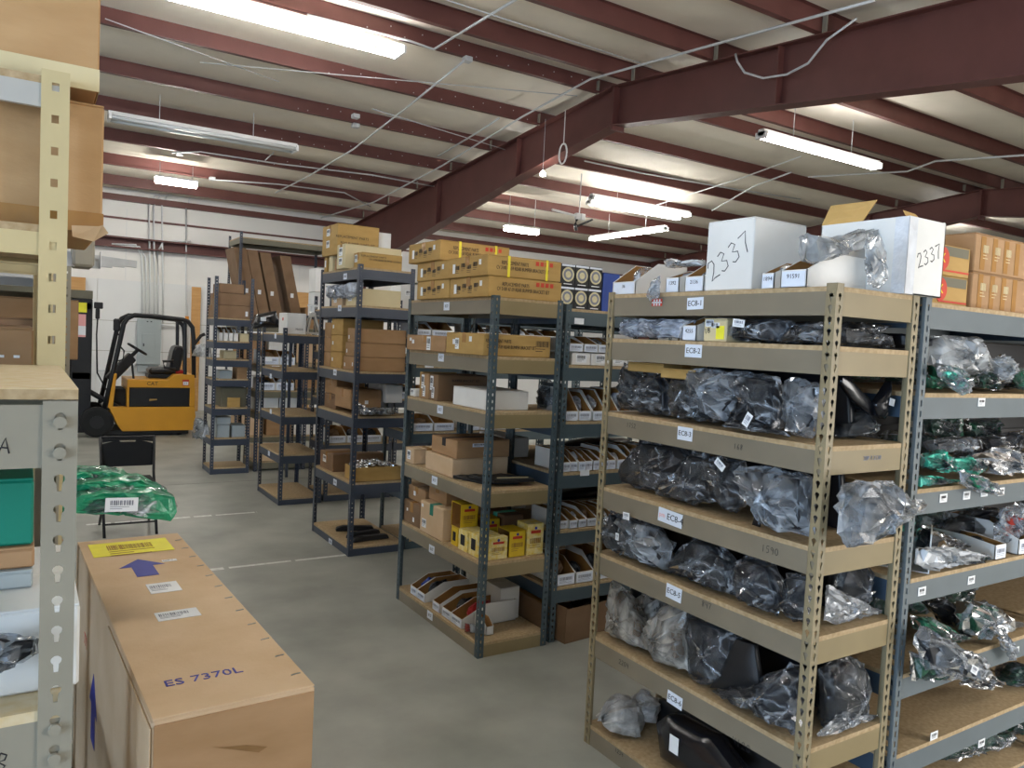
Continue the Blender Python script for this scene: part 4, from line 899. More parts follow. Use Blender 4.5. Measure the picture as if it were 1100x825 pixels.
for T in [o for o in bpy.data.objects if o.get('group') == 'brown cartons on the right row']:
    for k in range(4): onface(T, plate(.035, .13, 'tape'), 'tape', '-y', (-.24+k*.09, -.19, .075), .0004)
    for k in range(3): onface(T, barcode(.04, .06, 'cream_card', seed=k+3, rows=2), 'print', '-y', (-.22+k*.09, -.19, .08), .002)

# dark sheets added to imitate shade at the back of the right hand row and the far end of the tan unit's shelves
def bumper(label, x0, x1, y, z, h, m='black'):  # builds one added sheet standing in for shade
    n = 14; mb = MB(); pr = []
    for k in range(n+1):
        a = k/n; pr.append((x0+(x1-x0)*a-(x0+x1)/2, .05*math.sin(PI*a)))
    out = [(x, -d) for x, d in pr]+[(x, -d+.02) for x, d in pr[::-1]]
    mb.prism(out, 2, 0, h)
    o = single('bumper_cover', mb, m, label, 'bumper cover', ((x0+x1)/2, y, z), group='black covers at the back of the shelves', bevel=.004)
    part('lip', MB().prism([(x, -d-.018) for x, d in pr]+[(x, -d+.002) for x, d in pr[::-1]], 2, h*.45, h*.55), m, o)
for i, zz in enumerate(RZ8[1:-1]):
    hh = RZ8[i+2]-zz-.1
    if i: bumper(['', 'black cover at the back of the fifth shelf, right hand row', 'black cover at the back of the fourth shelf, right hand row', 'black cover at the back of the third shelf, right hand row', 'black cover at the back of the second shelf, right hand row'][i], 2.76, 3.86, 2.3, zz+.001, hh)
for i, zz in enumerate(RZ8[2:-1]):
    bumper(['black cover on the fifth shelf of the farther right-row unit', 'black cover on the fourth shelf of the farther right-row unit', 'black cover on the third shelf of the farther right-row unit', 'black cover on the second shelf of the farther right-row unit'][i], 3.99, 5.1, 2.06, zz+.001, RZ8[i+3]-zz-.1)
for i, zz in enumerate(EZ8[1:5]):
    bumper(['black cover across the far end of the EC8-6 shelf', 'black cover across the far end of the EC8-5 shelf', 'black cover across the far end of the EC8-4 shelf', 'black cover across the far end of the EC8-3 shelf'][i], 2.37, 2.47, 2.62, zz+.001, EZ8[i+2]-zz-.12, 'darkpart')
# second layer of bags behind the front ones on the right hand row
def bagw(label, x0, x1, z, h, y, t, f, core, seed):
    R = random.Random(seed); w_ = (x1-x0)/2; ol = []
    for k in range(11):
        a = 2*PI*k/11+.1; c, s_ = math.cos(a), math.sin(a); e = R.uniform(.82, 1.05)
        ol.append((w_*e*math.copysign(abs(c)**.6, c), max(.0, h*.5*(1+e*.95*math.copysign(abs(s_)**.7, s_)))))
    ol = [(u, max(.006, v)) for u, v in ol]
    T = thing('bagged_part', label, 'bagged part', ((x0+x1)/2, y, z), R.uniform(-.06, .06), GG)
    part('bag', pillow(ol, t, .014, seed, flat=True), f, T)
    part('panel', pillow(shrink(ol, .8), t*.6, .01, seed+3, nr=4, na=20, edge=.5, flat=True), core, T)
ORD = ('first', 'second', 'third', 'fourth')
for li, (zz, hh, nm) in enumerate([(1.692, .17, 'second'), (1.342, .2, 'third'), (1.012, .2, 'fourth'), (.657, .2, 'fifth')]):
    for k in range(4):
        xa = 2.76+.28*k; R = random.Random(li*7+k)
        bagw('bag in the back layer of the %s right-row shelf, %s from the grey post' % (nm, ORD[k]), xa, xa+.265, zz, hh*R.uniform(.8, 1), 1.9, .16, R.choice(('clear', 'clearhazy', 'clear')), R.choice(('green', 'greendark', 'greendark', 'darkpart', 'mint')), 200+li*10+k)
# ---------------------------------------------------------------- middle unit: bracket cartons, yellow boxes, bins
BR = 'golden bumper bracket cartons'
T1, T2 = 'REPLACEMENT PARTS', 'CV 3100 47-59 REAR BUMPER BRACKET SET'
def bracket(label, x0, x1, y0, y1, z0, z1, straps=False, txt=True, rz=0, wide=True):
    W, H, D = x1-x0, z1-z0, y1-y0
    tx = [('-y', T1, W*.36, H*.66, .03, 'ink', 0, .62), ('-y', T2, W*.47, H*.42, .03, 'ink', 0, .62)] if txt else []
    t = carton(label, x0, x1, y0, y1, z0, z1, 'cardgold', rz, 'x', BR, stickers=[('-x', D*.16, H*.45, .03, .055), ('-x', D*.82, H*.66, .025, .03)], texts=tx, straps=[('-y', W*.26), ('-y', W*.78)] if straps else [])
    if txt:
        for k in range(4): onface(t, plate(.022, .024, 'inkred'), 'symbol', '-y', (W*(.16+.065*k), -D/2, H*.78), .0004)
    for k in range(4): onface(t, barcode(.05, .05, 'ink', seed=k), 'print', '-x', (-W/2, D*(.25-.15*k), H*(.5 if k % 2 else .4)), .0006)
    return t
z = 2.046
bracket('golden bracket carton at the front bottom of the top stack', 2.18, 2.68, 3.73, 4.19, z, z+.115)
bracket('golden bracket carton at the rear bottom of the top stack', 2.18, 2.68, 4.2, 4.65, z, z+.115, txt=False)
bracket('strapped golden bracket carton at the front of the middle layer', 2.17, 2.67, 3.73, 4.2, z+.117, z+.235, straps=True)
bracket('golden bracket carton at the rear of the middle layer', 2.18, 2.68, 4.21, 4.66, z+.117, z+.235, txt=False)
bracket('strapped golden bracket carton alone on the top layer, set back', 2.16, 2.66, 4.3, 4.76, z+.237, z+.36, straps=True)
carton('golden carton sticking out behind the front bracket cartons', 2.69, 2.8, 3.95, 4.4, z, z+.112, 'cardgold', tape='x', seam=False, group=BR)
carton('tall brown carton behind the top stack at the far end', 2.3, 2.6, 4.68, 4.8, z, z+.2, 'card')
z = 1.716
carton('brown carton with a small flag sticker on the second shelf, far end', 2.18, 2.62, 4.22, 4.775, z, z+.1, 'card', tape='x', stickers=[('-x', .06, .07, .03, .02), ('-x', .1, .055, .03, .025), ('-x', .33, .05, .055, .085, 'paper')])
fg = bpy.data.objects[-1] if False else None
t = carton('golden bracket carton alone on the second shelf of the middle unit', 2.17, 2.63, 3.74, 4.185, z, z+.125, 'cardgold', tape='x', stickers=[('-x', .1, .07, .03, .03), ('-x', .14, .06, .045, .065), ('-x', .3, .09, .03, .03)],
           texts=[('-y', T1, .1, .085, .028, 'ink', 0, .62), ('-y', T2, .19, .052, .028, 'ink', 0, .62)], group=BR)
onface(t, barcode(.09, .07, 'ink', seed=4), 'print', '-y', (.17, -.222, .065), .0006)
fl_ = onface([o for o in bpy.data.objects if o.get('label', '').startswith('brown carton with a small flag')][0], plate(.045, .045, 'paper'), 'flag_sticker', '-x', (-.21, -.04, .055), .002)
for k in range(4): part('stripe', MB().box(-.022, .022, -.02+.011*k, -.0145+.011*k, 0, .0004), 'inkred', fl_, (0, 0, .0013))
part('canton', MB().box(-.022, 0, .001, .022, 0, .0006), 'inkblue', fl_, (0, 0, .0014))
z = 1.404
for i in range(2):
    carton(['tall brown carton with two long labels, nearer of the pair', 'tall brown carton with two long labels, farther of the pair'][i], 2.22, 2.6, 4.37+.13*i, 4.49+.13*i, z, z+.165, 'carddark' if i == 0 else 'card', tape='x', seam=False, stickers=[('-x', .035, .11, .04, .09), ('-x', .055, .05, .035, .07)], texts=[('-y', 'BUMPER BRACKET SET', .2, .13, .02, 'ink')] if i == 0 else [])
carton('plain white carton on the third shelf of the middle unit', 2.23, 2.52, 3.78, 4.18, z, z+.112, 'whitebox', tape='x', seam=False)
carton('thin golden carton standing at the far end of the third shelf', 2.24, 2.5, 4.64, 4.68, z, z+.17, 'cardgold', seam=False)
carton('tiny white box at the far post on the third shelf', 2.22, 2.3, 4.7, 4.78, z, z+.05, 'whitebox', seam=False, stickers=[('-x', .04, .03, .05, .03)])
bagged('grey part in a hazy bag behind the plain white carton', 'y', 3.95, [(565, 440), (568, 420), (590, 408), (604, 414), (604, 445), (580, 446)], .2, 'clearhazy', 'darkpart', zmin=z, amp=.012)
z = .956
carton('brown carton with a pale strap on the fourth shelf of the middle unit', 2.22, 2.62, 4.13, 4.5, z, z+.115, 'cardpale', tape='x', seam=False)
o = [o for o in bpy.data.objects if o.get('label', '').startswith('brown carton with a pale strap')][0]; onface(o, plate(.012, .115, 'cream_card'), 'strap', '-y', (.08, -.185, .0575), .001)
carton('small carton with a white label at the far post of the fourth shelf', 2.21, 2.45, 4.66, 4.8, z, z+.1, 'cardpale', stickers=[('-x', .07, .055, .05, .06)])
carton('flat carton wrapped in dark tape resting on the brown carton', 2.24, 2.62, 4.12, 4.46, z+.117, z+.225, 'card', tape='x', stickers=[('-y', .16, .08, .1, .022, 'paperblue'), ('-y', .22, .03, .06, .02, 'paperblue')], tapem='ink')
for i, (xy, dz) in enumerate([([(2.22, 4.12), (2.3, 3.9), (2.5, 3.82), (2.62, 3.95), (2.55, 4.1), (2.4, 4.05), (2.3, 4.12)], .0), ([(2.26, 4.0), (2.32, 3.8), (2.58, 3.76), (2.6, 3.86), (2.38, 3.92), (2.32, 4.02)], .022)]):
    t = single('rubber_strip', MB().prism(xy, 2, 0, .02), 'black', ['lower black flat trim lying on the fourth shelf', 'upper black flat trim with a pale edge on the fourth shelf'][i], 'trim', (0, 0, z+dz), bevel=.003, group='black trims on the fourth shelf')
    if i: part('edge_strip', MB().prism([(2.36, 3.83), (2.56, 3.8), (2.56, 3.815), (2.37, 3.85)], 2, .02, .024), 'cream_card', t)
z = .546
carton('brown carton with a white label on the fifth shelf, far end', 2.21, 2.5, 4.2, 4.52, z, z+.2, 'cardpale', tape='x', stickers=[('-x', .06, .06, .06, .055), ('-x', .03, .17, .025, .02)], tapem='greenbox')
carton('flat carton under the shelf above, behind the labelled carton', 2.25, 2.65, 4.54, 4.8, z+.155, z+.25, 'card', tape='x', stickers=[('-x', .1, .05, .03, .03)])
carton('carton with white dots at the far post of the fifth shelf', 2.22, 2.62, 4.55, 4.8, z, z+.15, 'carddark', tape='x', stickers=[('-x', .06, .09, .02, .02), ('-x', .16, .04, .025, .03)])
carton('flat brown carton on top of the labelled carton, fifth shelf', 2.27, 2.62, 4.28, 4.53, z+.202, z+.31, 'card', tape='x')
YB = 'yellow boxes of small parts'
def ybox(label, x0, x1, y0, y1, z0, z1, open_face=None, m='yellowbox'):
    W, D, H = x1-x0, y1-y0, z1-z0
    t = thing('yellow_box', label, 'box', ((x0+x1)/2, (y0+y1)/2, z0), 0, YB); k = .003
    if open_face == '-x':
        part('box_body', MB().box(-W/2, W/2, -D/2, -D/2+k, 0, H).box(-W/2, W/2, D/2-k, D/2, 0, H).box(-W/2, W/2, -D/2, D/2, 0, k).box(-W/2, W/2, -D/2, D/2, H-k, H).box(W/2-k, W/2, -D/2, D/2, 0, H), m, t)
        part('inner_face', MB().box(W/2-k-.002, W/2-k-.001, -D/2+k, D/2-k, k, H-k).box(-W/2+.001, W/2-k, D/2-k-.002, D/2-k-.001, k, H-k).box(-W/2+.001, W/2-k, -D/2+k, D/2-k, k+.001, k+.002), 'kraft', t)
    else:
        part('box_body', MB().box(-W/2, W/2, -D/2, D/2, 0, H), m, t, bevel=.002)
        onface(t, plate(D*.45, H*.5, 'ink'), 'window', '-x', (-W/2, 0, H*.52), .0004)
    onface(t, plate(W*.6, H*.1, 'inkred'), 'printed_band', '-y', (0, -D/2, H*.74), .0004)
    me = MB().disc((0, 0, 0), 2, .009, .0008, 12).mesh('emblem'); setm(me, 'inkblue'); onface(t, me, 'emblem', '-y', (0, -D/2, H*.86), .0004)
    onface(t, barcode(W*.7, H*.35, 'kraft', seed=int(x0*1000) % 7, rows=2), 'print', '-y', (0, -D/2, H*.38), .0006)
    return t
ybox('open yellow box stacked on top of the others', 2.24, 2.36, 4.03, 4.15, z+.115, z+.265, '-x')
ybox('yellow box under the open one, farthest left of the front row', 2.24, 2.35, 4.06, 4.14, z, z+.11)
ybox('whitish yellow box with a dark window, second in the row', 2.23, 2.36, 3.92, 4.03, z, z+.125, m='yellowwhite')
ybox('whitish yellow box with a dark window behind the corner post', 2.235, 2.38, 3.8, 3.91, z, z+.13, m='yellowwhite')
ybox('pale yellow box right behind the corner post', 2.27, 2.395, 3.735, 3.79, z, z+.13, m='yellowwhite')
ybox('open yellow box facing left between pale boxes', 2.41, 2.52, 3.74, 3.88, z, z+.155, '-x')
ybox('tallest pale yellow box at the right of the fifth shelf', 2.535, 2.65, 3.74, 3.86, z, z+.185, m='yellowwhite')
ybox('open yellow box at the back of the fifth shelf', 2.4, 2.5, 4.0, 4.12, z, z+.17, '-x')
carton('brown carton with a green strip behind the yellow boxes', 2.52, 2.66, 3.98, 4.2, z, z+.185, 'carddark', tape='x', tapem='mint')
z = .086
for i, (y, w_, d, h, f) in enumerate([(4.6, .1, .3, .12, 'cordblue'), (4.49, .12, .32, .12, 'darkpart'), (4.27, .1, .34, .125, None), (4.13, .12, .34, .12, 'black'), (4.0, .14, .38, .13, 'redplastic')]):
    bin_(['first white bin at the far end of the bottom shelf, blue rolls inside', 'second white bin on the bottom shelf, small bags inside', 'third white bin on the bottom shelf, empty brown inside', 'fourth white bin on the bottom shelf, black parts inside', 'fifth white bin on the bottom shelf, red and black parts inside'][i], 2.225, y, z, w_, d, h, .055, '-x', fill=(f, 2) if f else None, seed=20+i)
carton('white carton at the back of the bottom shelf', 2.5, 2.64, 3.95, 4.2, z, z+.2, 'whitebox', tape='x', seam=False)
t = bin_('small narrow open white box near the corner post of the bottom shelf', 2.33, 3.78, z, .05, .14, .09, .05, '-y', lab=False, seed=30)
for i, (a, b) in enumerate([(2.27, 3.86), (2.29, 3.8)]):
    bagged(['small clear packet of red parts on the bottom shelf edge', 'small silver packet beside the red one'][i], 'y', b, [(492+i*8, 680), (497+i*8, 670), (510+i*6, 672), (512+i*6, 682)], .05, 'clear', 'inkred' if i == 0 else 'hazewhite', name='parts_packet', cat='packet', zmin=z, amp=.006)
# floor carton under the bin row
t = thing('open_carton', 'open brown carton on the floor full of dark film, under the small-bin row', 'carton', (3.06, 3.9, 0), .1)
part('box_body', MB().box(-.3, .3, -.22, .22, 0, .004).box(-.3, -.296, -.22, .22, 0, .22).box(.296, .3, -.22, .22, 0, .21).box(-.3, .3, -.22, -.216, 0, .21).box(-.3, .3, .216, .22, 0, .22), 'carddark', t)
for i, px in enumerate([[(612, 650), (630, 640), (650, 645), (655, 670), (620, 665)], [(640, 650), (655, 640), (680, 650), (685, 680), (650, 670)]]):
    bagged(['dark blue film bundle in the open floor carton, left', 'dark blue film bundle in the open floor carton, right'][i], 'y', 3.86+.1*i, px, .2, 'clear', 'darkpart', amp=.02, fr=9, name='film_bundle', cat='bag')
carton('dark carton on the floor between the middle unit and the bin row', 2.69, 2.755, 3.76, 4.2, 0, .22, 'carddark')

# small-bin row (teal) behind
def fillrow(prefix, y, z, x0, x1, ws, d, h, hf, seed, fills, low=None, gap=.004, face='-y'):
    R = random.Random(seed); x = x0; i = 0
    while True:
        w_ = R.choice(ws)
        if x+w_ > x1: break
        f = R.choice(fills); hh = h*R.uniform(.85, 1.1)
        bin_(prefix, x+w_/2, y+R.uniform(0, .012), z, w_, d, hh, hf, '-y', fill=(f, 1) if f else None, seed=seed*10+i, group=prefix)
        x += w_+gap; i += 1
DP = ['darkpart', 'clearhazy', 'carddark', None, 'hazewhite']
fillrow('small white parts bin in the teal row, top bin shelf', 3.735, 1.76, 2.76, 3.9, (.09, .11, .13), .3, .09, .05, 41, ['hazewhite', 'clearhazy', None])
for i in range(5):
    carton('plain white box lined up under the top bins of the teal row', 2.79+.15*i, 2.93+.15*i, 3.74, 4.0, 1.681, 1.755, 'whitebox', tape='x', seam=False, group='white boxes under the top bins', stickers=[('-y', .07, .04, .08, .05)], name='white_box', cat='box')
fillrow('tall white parts bin with brown inside, third level of the teal row', 3.735, 1.341, 2.76, 3.9, (.1, .12), .3, .19, .06, 42, [None, None, 'milky'])
fillrow('small white parts bin in the teal row, fourth level', 3.735, 1.031, 2.76, 3.9, (.06, .08, .1, .055), .3, .12, .06, 43, DP)
fillrow('small white parts bin in the teal row, fifth level', 3.735, .681, 2.76, 3.9, (.065, .07, .08), .3, .1, .05, 44, DP)
fillrow('wide white parts bin in the teal row, lowest level', 3.735, .331, 2.76, 3.9, (.22, .14), .3, .15, .07, 45, ['darkpart', 'carddark'])
carton('long white carton at the end of the fourth level, seen through the middle unit', 2.73, 3.05, 3.86, 4.24, 1.0305, 1.0306, 'whitebox') if False else None
for i, (zz, h) in enumerate(((1.031, .13), (.681, .12))):
    carton(['long white carton on the back bay of the teal row, upper', 'long white carton on the back bay of the teal row, lower'][i], 2.74, 2.9, 4.32, 4.72, zz, zz+h, 'whitebox', tape='y', seam=False, group='long white cartons in the back bay')
for zz in (1.031, 1.341, 1.681, .681):
    solidpart('dark film bundle at the back of a teal row shelf', 'y', 4.5, [(600, 400), (600, 380), (640, 376), (690, 380), (690, 405)], .2, 'darkpart', name='film_bundle', cat='bag', group='dark bundles in the teal row').location.z = zz+.002

# headlamp cartons on the next row
def headlamp(label, x0, z0, s=.16):
    t = thing('headlamp_carton', label, 'carton', (x0+s/2, 6.06, z0), 0, 'black headlamp cartons')
    part('box_body', MB().box(-s/2, s/2, -.1, .1, 0, s*1.3), 'black', t, bevel=.003)
    def disc(r, h, m, nm, zz=s*.68, par=t, off=.0004):
        me = MB().disc((0, 0, 0), 2, r, h, 24).mesh(nm); setm(me, m); return onface(par, me, nm, '-y', (0, -.1, zz), off)
    disc(s*.43, .0008, 'lensprint', 'lens_ring'); disc(s*.33, .0008, 'inkgrey', 'lens_face', off=.0014); disc(s*.2, .0008, 'lensprint', 'lens_centre', off=.0024)
    onface(t, plate(s*.96, s*.12, 'paperblue'), 'printed_band', '-y', (0, -.1, s*1.21), .0004)
    onface(t, plate(s*.6, s*.05, 'paper'), 'printed_band', '-y', (0, -.1, s*.12), .0004)
for i in range(3):
    for j in range(2):
        headlamp(('upper ' if j else 'lower ')+('left', 'middle', 'right')[i]+' black carton with a round headlamp picture', 4.27+.165*i, 2.142+.212*j)
    carton('flat brown carton under the stacked headlamp cartons', 4.27+.165*i, 4.43+.165*i, 5.96, 6.16, 2.031, 2.14, 'card', seam=False, group='flat cartons under the headlamps')
carton('white carton with blue print right of the headlamp cartons', 4.79, 5.0, 5.98, 6.2, 2.031, 2.52, 'blueprint', tape='x', seam=False)
for (rx0, rx1, zz, sd) in ((2.8, 3.22, 1.801, 51), (3.32, 4.4, 1.801, 52), (2.8, 3.22, 1.001, 53), (3.32, 4.4, 1.001, 54)):
    fillrow('white parts bin in the row seen through the middle unit, ' + ('upper' if zz > 1.5 else 'lower') + ' shelf', 5.945, zz, rx0, rx1, (.14, .16, .2), .3, .13, .07, sd, ['hazewhite', 'carddark', None, 'clearhazy'])
for i in range(3):
    carton('dark blue lidded box on a shelf seen through the middle unit', 3.35+.33*i, 3.63+.33*i, 5.97, 6.25, 1.561, 1.75, 'darkpart', tape='x', seam=False, group='dark boxes behind', name='storage_box', cat='box')

# ---------------------------------------------------------------- third unit: long cartons
z = 2.336
LC = 'long cartons on the third unit'
carton('tall golden carton at the back on top of the third unit', 2.23, 2.6, 6.36, 6.75, z+.13, z+.39, 'cardgold', tape='x', group=LC, texts=[('-y', 'REPLACEMENT PARTS', .13, .15, .03, 'ink'), ('-y', 'REAR BUMPER GUARD SET', .18, .1, .026, 'ink')], stickers=[('-x', .15, .2, .08, .06), ('-x', .15, .1, .08, .06)])
carton('stack-base carton under the tall golden carton', 2.29, 2.72, 6.36, 6.77, z, z+.128, 'carddark', tape='x', group=LC)
carton('cream long carton in the middle on top of the third unit', 2.22, 2.72, 6.14, 6.33, z+.0, z+.2, 'cream_card', tape='x', group=LC, stickers=[('-x', .09, .14, .08, .07), ('-x', .09, .06, .08, .06)])
carton('front golden carton on top of the third unit', 2.29, 2.64, 5.94, 6.12, z, z+.125, 'cardgold', tape='x', group=LC, texts=[('-y', 'REPLACEMENT PARTS', .1, .095, .022, 'ink'), ('-y', 'CV 3100 REAR BUMPER GUARD', .2, .07, .02, 'ink')], stickers=[('-x', .05, .08, .06, .06)])
carton('white carton at the back right of the third unit top', 2.605, 2.73, 6.4, 6.75, z+.13, z+.36, 'whitebox', tape='x', group=LC)
for i, (y, w_, h, m) in enumerate([(6.74, .07, .13, 'cardgold'), (6.6, .1, .14, 'cream_card'), (6.45, .1, .1, 'card')]):
    carton(['small golden box at the far corner on top of the third unit', 'small cream box beside the far corner on top of the third unit', 'small orange-brown box in front of the cream long carton'][i], 2.26, 2.36, y-w_/2, y+w_/2-.005, z, z+h, m, group='small boxes on the third unit', stickers=[('-x', .035, h*.55, .03, .06)] if i == 0 else [], seam=False)
z = 2.033
carton('pale open-topped carton on the second shelf of the third unit', 2.3, 2.66, 5.98, 6.3, z, z+.14, 'cream_card', tape='x', seam=False, stickers=[('-x', .1, .08, .08, .08)])
carton('slanted pale carton at the far end of the second shelf', 2.28, 2.5, 6.34, 6.6, z, z+.11, 'cardpale', seam=False, stickers=[('-x', .1, .06, .07, .06)])
bagged('silver film bag lying over cartons on the second shelf of the third unit', 'x', 2.3, [(346, 318), (352, 308), (375, 306), (388, 300), (392, 314), (380, 320), (360, 322)], .16, 'milky', 'hazewhite', amp=.02, zmin=z+.05, name='film_bag', cat='bag')
z = 1.504
for i in range(3):
    carton(['bottom long brown carton of three in the third unit', 'middle long brown carton of three in the third unit', 'top long brown carton of three in the third unit'][i], 2.29, 2.7, 5.93, 6.2+.04*(2-i), z+.116*i, z+.114+.116*i, 'card', tape='x', group=LC, stickers=[('-x', .04, .04, .02, .03), ('-x', .22, .05, .02, .03)], seam=False)
for i in range(3):
    carton(['lower golden carton behind the three long brown ones', 'middle golden carton behind the three long brown ones', 'upper golden carton behind the three long brown ones'][i], 2.29, 2.66, 6.32, 6.6, z+.142*i, z+.14+.142*i, 'cardgold', tape='x', group=LC, stickers=[('-x', .05, .07, .03, .03)], seam=False)
for i in range(3):
    carton(['lowest brown carton at the far post of the third unit', 'middle brown carton at the far post of the third unit', 'top brown carton at the far post of the third unit'][i], 2.29, 2.6, 6.61, 6.78, z+.13*i, z+.128+.13*i, 'card', tape='x', group=LC, seam=False)
z = 1.141
carton('brown carton on the fourth shelf of the third unit, on top', 2.3, 2.55, 6.45, 6.75, z+.13, z+.26, 'card', tape='x', group=LC)
carton('long brown carton on the fourth shelf of the third unit', 2.28, 2.55, 6.05, 6.42, z+.04, z+.2, 'card', tape='x', group=LC, stickers=[('-y', .14, .06, .03, .03)])
carton('carton under the brown one at the far end of the fourth shelf', 2.3, 2.55, 6.45, 6.75, z, z+.128, 'carddark', tape='x', group=LC)
carton('white box slanting out on the right of the fourth shelf', 2.57, 2.72, 6.0, 6.4, z+.1, z+.25, 'whitebox', tape='x', group=LC, seam=False)
bagged('silver-grey film bag trailing off the fourth shelf of the third unit', 'y', 5.93, [(340, 455), (352, 440), (350, 432), (362, 434), (375, 440), (420, 438), (424, 447), (380, 448), (362, 452), (345, 458)], .25, 'clearhazy', 'darkpart', amp=.02, fr=9, name='film_bag', cat='bag', cf=.7)
z = .601
carton('open brown carton at the far end of the fifth shelf, third unit', 2.28, 2.55, 6.42, 6.75, z, z+.15, 'carddark', tape='x', group=LC, stickers=[('-x', .12, .09, .08, .06)])
carton('square brown carton behind the tray of bolts', 2.45, 2.7, 6.3, 6.4, z, z+.17, 'carddark', tape='x', group=LC, seam=False)
t = thing('cardboard_tray', 'low golden cardboard tray heaped with bright bolts', 'tray', (2.5, 6.05, z))
part('tray_wall', MB().box(-.2, .2, -.12, -.116, 0, .115).box(-.2, .2, .116, .12, 0, .115).box(-.2, -.196, -.12, .12, 0, .115).box(.196, .2, -.12, .12, 0, .115).box(-.2, .2, -.12, .12, 0, .003), 'cardgold', t)
mb = MB(); R = random.Random(8)
for k in range(420):
    x, y = R.uniform(-.19, .19), R.uniform(-.11, .11); zz = .1+.05*max(0, 1-(x/.2)**2)*R.uniform(.3, 1); a, b = R.uniform(0, 6.28), R.uniform(-.6, .6)
    d = Vector((math.cos(a)*math.cos(b), math.sin(a)*math.cos(b), math.sin(b)))*.011; c = Vector((x, y, zz)); mb.tube([c-d, c+d], .0065, 6)
o = single('bolts', mb, 'chrome', 'heap of bright bolts and nuts filling the golden tray', 'bolts', (2.5, 6.05, z), kind='stuff')
for i, (a_, y_) in enumerate([(.3, 6.2), (-.25, 6.4), (.1, 6.05)]):
    single('black_trim', MB().prism([(-.17, 0), (.17, 0), (.15, .035), (-.1, .045), (-.16, .03)], 1, -.03, .03), 'black', ['black trim lying slanted in the bottom tray of the third unit', 'black trim at the back of the bottom tray, third unit', 'black trim at the front of the bottom tray, third unit'][i], 'trim', (2.5, y_, .077), a_, 'black trims in the bottom tray', bevel=.006)
single('sheet', MB().prism([(-.2, 0), (.2, 0), (.2, .004), (-.2, .004)], 1, 0, .3), 'paperblue', 'white flat sheet tucked under the fifth shelf of the third unit', 'sheet', (2.5, 6.2, .49))

# ---------------------------------------------------------------- low unit
z = 1.771
carton('white carton with a red mark on top of the low navy unit', 2.29, 2.49, 7.96, 8.26, z, z+.215, 'whitebox', tape='x', seam=False, stickers=[('-x', .15, .15, .04, .03, 'inkred')], texts=[('-y', 'MADE', .13, .05, .03, 'ink')])
t = thing('jack_stand', 'silver A-frame stand with a ratchet head on the low navy unit', 'stand', (2.59, 8.08, z+.008))
for s in (-1, 1):
    for q in (-1, 1): part('leg', MB().tube([(s*.07, q*.07, 0), (s*.02, q*.02, .2)], .012, 6), 'whitesteel', t)
part('collar', MB().box(-.03, .03, -.03, .03, .18, .23), 'whitesteel', t, bevel=.006); part('ratchet', MB().box(-.016, .016, -.016, .016, .22, .3).box(-.05, .05, -.02, .02, .29, .31), 'galv', t)
part('base_rail', MB().box(-.085, .085, -.08, -.06, 0, .02).box(-.085, .085, .06, .08, 0, .02), 'whitesteel', t); part('lever', MB().tube([(.02, 0, .2), (.1, 0, .19)], .008, 6), 'whitesteel', t)
solidpart('rounded black plastic cover with a white sticker behind the low unit', 'y', 9.0, [(271, 348), (275, 338), (295, 334), (300, 352), (272, 353)], .3, 'gloss', name='plastic_cover', cat='cover')
q = AY(283, 343, 8.83); single('sticker', plate(.06, .04, 'paper'), None, 'small white sticker on the rounded black cover', 'sticker', q).rotation_euler = (PI/2, 0, 0)
# navy row behind the third unit
z = 2.051
for i, (a, b, c, d, h) in enumerate([(3.55, 3.85, 8.0, 8.3, .34), (3.86, 4.1, 8.0, 8.3, .3), (3.55, 3.85, 8.0, 8.3, 0), (2.78, 3.05, 8.0, 8.3, .2), (3.06, 3.5, 8.0, 8.3, .24)]):
    if h: carton('white carton standing on top of the navy row', a, b, c, d, z, z+h, 'whitebox', tape='x', seam=False, group='white cartons on the navy row', stickers=[('-y', .1, h*.7, .08, .06)])
for i in range(2): carton('upper white carton on the stack above the navy row', 3.55+.27*i, 3.8+.27*i, 8.0, 8.3, z+.36, z+.66-.1*i, 'whitebox', tape='x', seam=False, group='upper white cartons on the navy row')
for i in range(2): carton(['lower white carton stacked at the aisle end of the navy row', 'upper white carton stacked at the aisle end of the navy row'][i], 2.86, 3.1, 8.85, 9.1, 1.99+.28*i, 2.265+.28*i, 'whitebox', tape='x', seam=False)
single('stand_shelf', MB().box(-.3, .3, -.25, .25, -.03, 0).box(-.28, -.25, -.22, -.19, -1.95, -.03).box(.25, .28, -.22, -.19, -1.95, -.03).box(-.28, -.25, .19, .22, -1.95, -.03).box(.25, .28, .19, .22, -1.95, -.03), 'navy', 'narrow navy stand behind the low unit carrying white cartons', 'stand', (2.98, 9.05, 1.988))
for (a, b, zz, sd) in ((2.78, 3.46, .621, 61), (2.78, 3.46, 1.101, 62), (3.56, 4.6, 1.101, 63), (2.78, 3.46, 1.601, 64)):
    fillrow('white parts bin in the navy row behind the third unit', 7.98, zz, a, b, (.16, .2, .24), .35, .16, .08, sd, ['carddark', 'darkpart', None])
# olive row seen through the low unit
fillrow('wide white bin on the olive-beamed row, upper', 9.98, 1.361, 2.55, 3.06, (.2, .24), .35, .2, .1, 71, ['carddark', 'hazewhite'])
fillrow('wide white bin on the olive-beamed row, middle', 9.98, 1.031, 2.55, 3.06, (.2, .24), .35, .16, .1, 72, ['darkpart', 'hazewhite'])
for i in range(2): carton('large pale carton low on the olive-beamed row', 2.55+.27*i, 2.8+.27*i, 10.0, 10.4, .761, .98, 'whitebox', tape='x', group='pale cartons on the olive row', seam=False)
for i in range(2): carton('long plank-like pale carton near the floor of the olive row', 2.55, 3.06, 10.0+.2*i, 10.18+.2*i, .121, .3, 'cardpale', tape='x', group='plank cartons on the olive row', seam=False)
